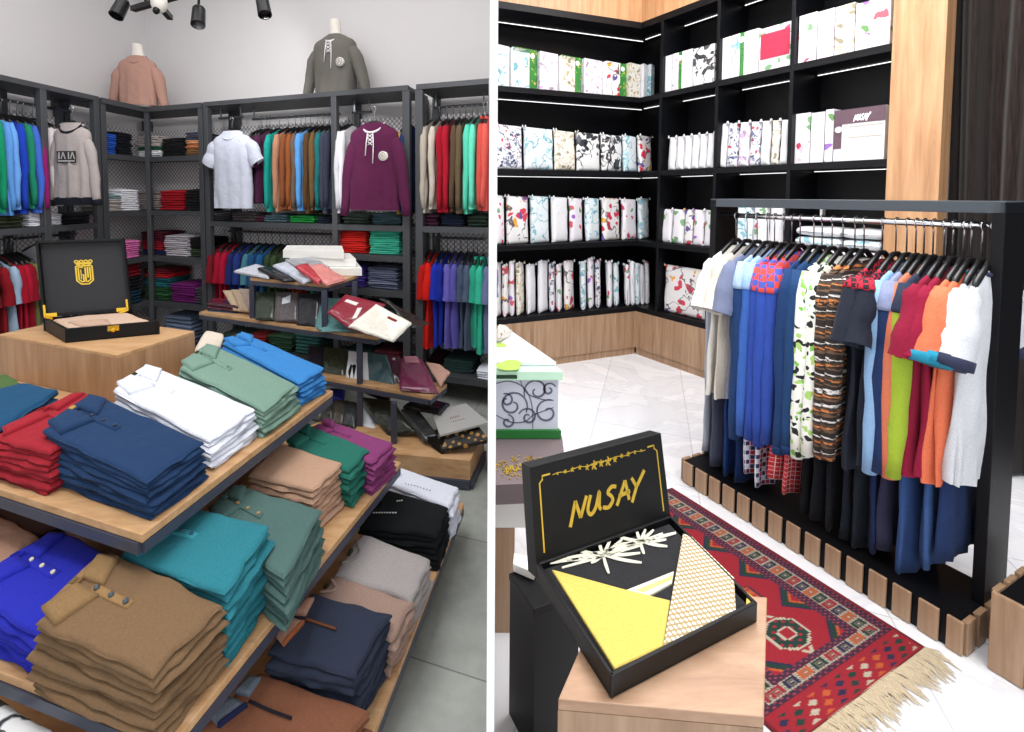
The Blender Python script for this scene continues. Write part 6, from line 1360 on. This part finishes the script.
spiral(.07, .10, .065, -.5, 1.3); spiral(.045, .12, .03, 2, 1.1, -1); spiral(.17, .16, .055, 3.6, 1.2, -1); spiral(.215, .07, .055, 1.2, 1.2); spiral(.135, .05, .04, 2.8, 1.3, -1); spiral(.22, .165, .03, .4, 1.2); spiral(.05, .03, .03, 1.5, 1.2, -1)
for p in ([(.0, .19), (.06, .2), (.12, .17), (.15, .1), (.155, .0)], [(.1, .205), (.13, .15), (.19, .125), (.24, .12)], [(.0, .06), (.06, .03), (.12, .03), (.16, .06), (.24, .09)]):
    stroke(m, crv([(min(x, fw-.004), y) for x, y in p]), .0045, sp_, .0015)
m.build('scroll_print', plain('scroll_ink', '#5c6074', .6), o)
PRT = PR['white']
o2, *_ = pile(FR+V(.0, .04, 0), .5, .884, .90, PR['white'], 'wrapped_linen_pack', 'white wrapped linen pack with green leaf print lying on the mint lid', 'package')
m = MB()
for i, (px, py, s) in enumerate(((508, 366, .05), (512, 363, .04), (500, 345, .03))):
    c = P(px, py, .902); m.lathe(c, [(.0005, .006), (s*.7, .005), (s, 0)], 16)
m.build('green_leaf_print', plain('leaf_green', '#9cb850', .6), o2)
q = [P(490, 334, .96), P(496, 322, .96), P(506, 325, .95), P(514, 330, .93)]
q = [V(max(p.x, wallx(p.y)+.02), p.y, p.z) for p in q]
slab(q, .05, 9, 9, seed=3, amp=.004).build('wrapped_linen_pack', PR['sand'], smooth=True, label='small white wrapped pack with pointed corner at the far end of the box pile', cat='package')
m = MB(); q = [P(508, 570, .56), P(508, 558, .56), P(560, 600, .56), P(575, 648, .56)]
carton([P(513, 571, .455), P(534, 580, .455), P(540, 566, .455), P(514, 560, .455)], .453, .478, WC_, 'white_box', 'white flat box on the black stand partly beneath the NUSAY box', 'box')

# ================================================================== LIGHT
def area(name, loc, size, power, col, rot=(0, 0, 0), sy=None, label=None):
    l = bpy.data.lights.new(name, 'AREA'); l.energy = power; l.color = col; l.shape = 'RECTANGLE'; l.size = size; l.size_y = sy or size
    o = bpy.data.objects.new(name, l); COL.objects.link(o); o.location = loc; o.rotation_euler = rot; return o
area('ceiling_light', (-1.4, 1.3, 4.0), 1.6, 55, (1, .985, .96)); area('ceiling_light', (-2.0, 3.0, 4.0), 1.2, 16, (1, .97, .95)); area('ceiling_light', (-.7, 2.7, 4.0), .9, 14, (1, .97, .95))
area('ceiling_light', (1.5, 1.8, 4.0), 1.6, 95, (1, 1, 1)); area('ceiling_light', (2.0, 3.4, 4.0), 1.2, 55, (1, 1, 1)); area('ceiling_light', (1.2, .2, 4.0), 1.4, 55, (1, 1, 1))
area('front_fill_light', (1.8, -1.45, 1.9), 3.0, 44, (.97, .985, 1), rot=(PI/2, 0, 0), sy=3.2)  # added front fill behind the camera, one per shop; no window is modelled
area('front_fill_light', (-1.8, -1.45, 2.0), 3.0, 26, (.97, .985, 1), rot=(PI/2, 0, 0), sy=3.2)
def spotl(loc, tgt, e, ang=50, bl=.6):
    l = bpy.data.lights.new('spot_beam', 'SPOT'); l.energy = e; l.spot_size = math.radians(ang); l.spot_blend = bl; l.shadow_soft_size = .05; o = bpy.data.objects.new('spot_beam', l); COL.objects.link(o); o.location = loc
    o.rotation_euler = (Vector(tgt)-Vector(loc)).to_track_quat('-Z', 'Y').to_euler()
spotl(D(199, 32, 2.8), A.hit(240, 90, .4), 45, 60); spotl(D(114, 20, 2.8), D(60, 200, 3.9), 25, 60); spotl(D(266, 20, 2.85), A.hit(300, 160, .0), 40, 70); spotl(D(380, -60, 2.3), A.hit(440, 200, 0), 30, 70)
spotl((-.6, .6, 3.9), (-1.0, 1.5, .7), 60, 70)
w = bpy.data.worlds.new('world'); scn.world = w; w.use_nodes = True; bgd = w.node_tree.nodes['Background']; bgd.inputs[0].default_value = (.95, .97, 1, 1); bgd.inputs[1].default_value = .42
scn.view_settings.view_transform = 'Standard'; scn.view_settings.look = 'None'; scn.view_settings.gamma = 1; scn.view_settings.exposure = .0; scn.view_settings.use_curve_mapping = False

for o in bpy.data.objects:
    if o.get('label') and not (4 <= len(o['label'].split()) <= 16): print('LBL', len(o['label'].split()), o['label'])
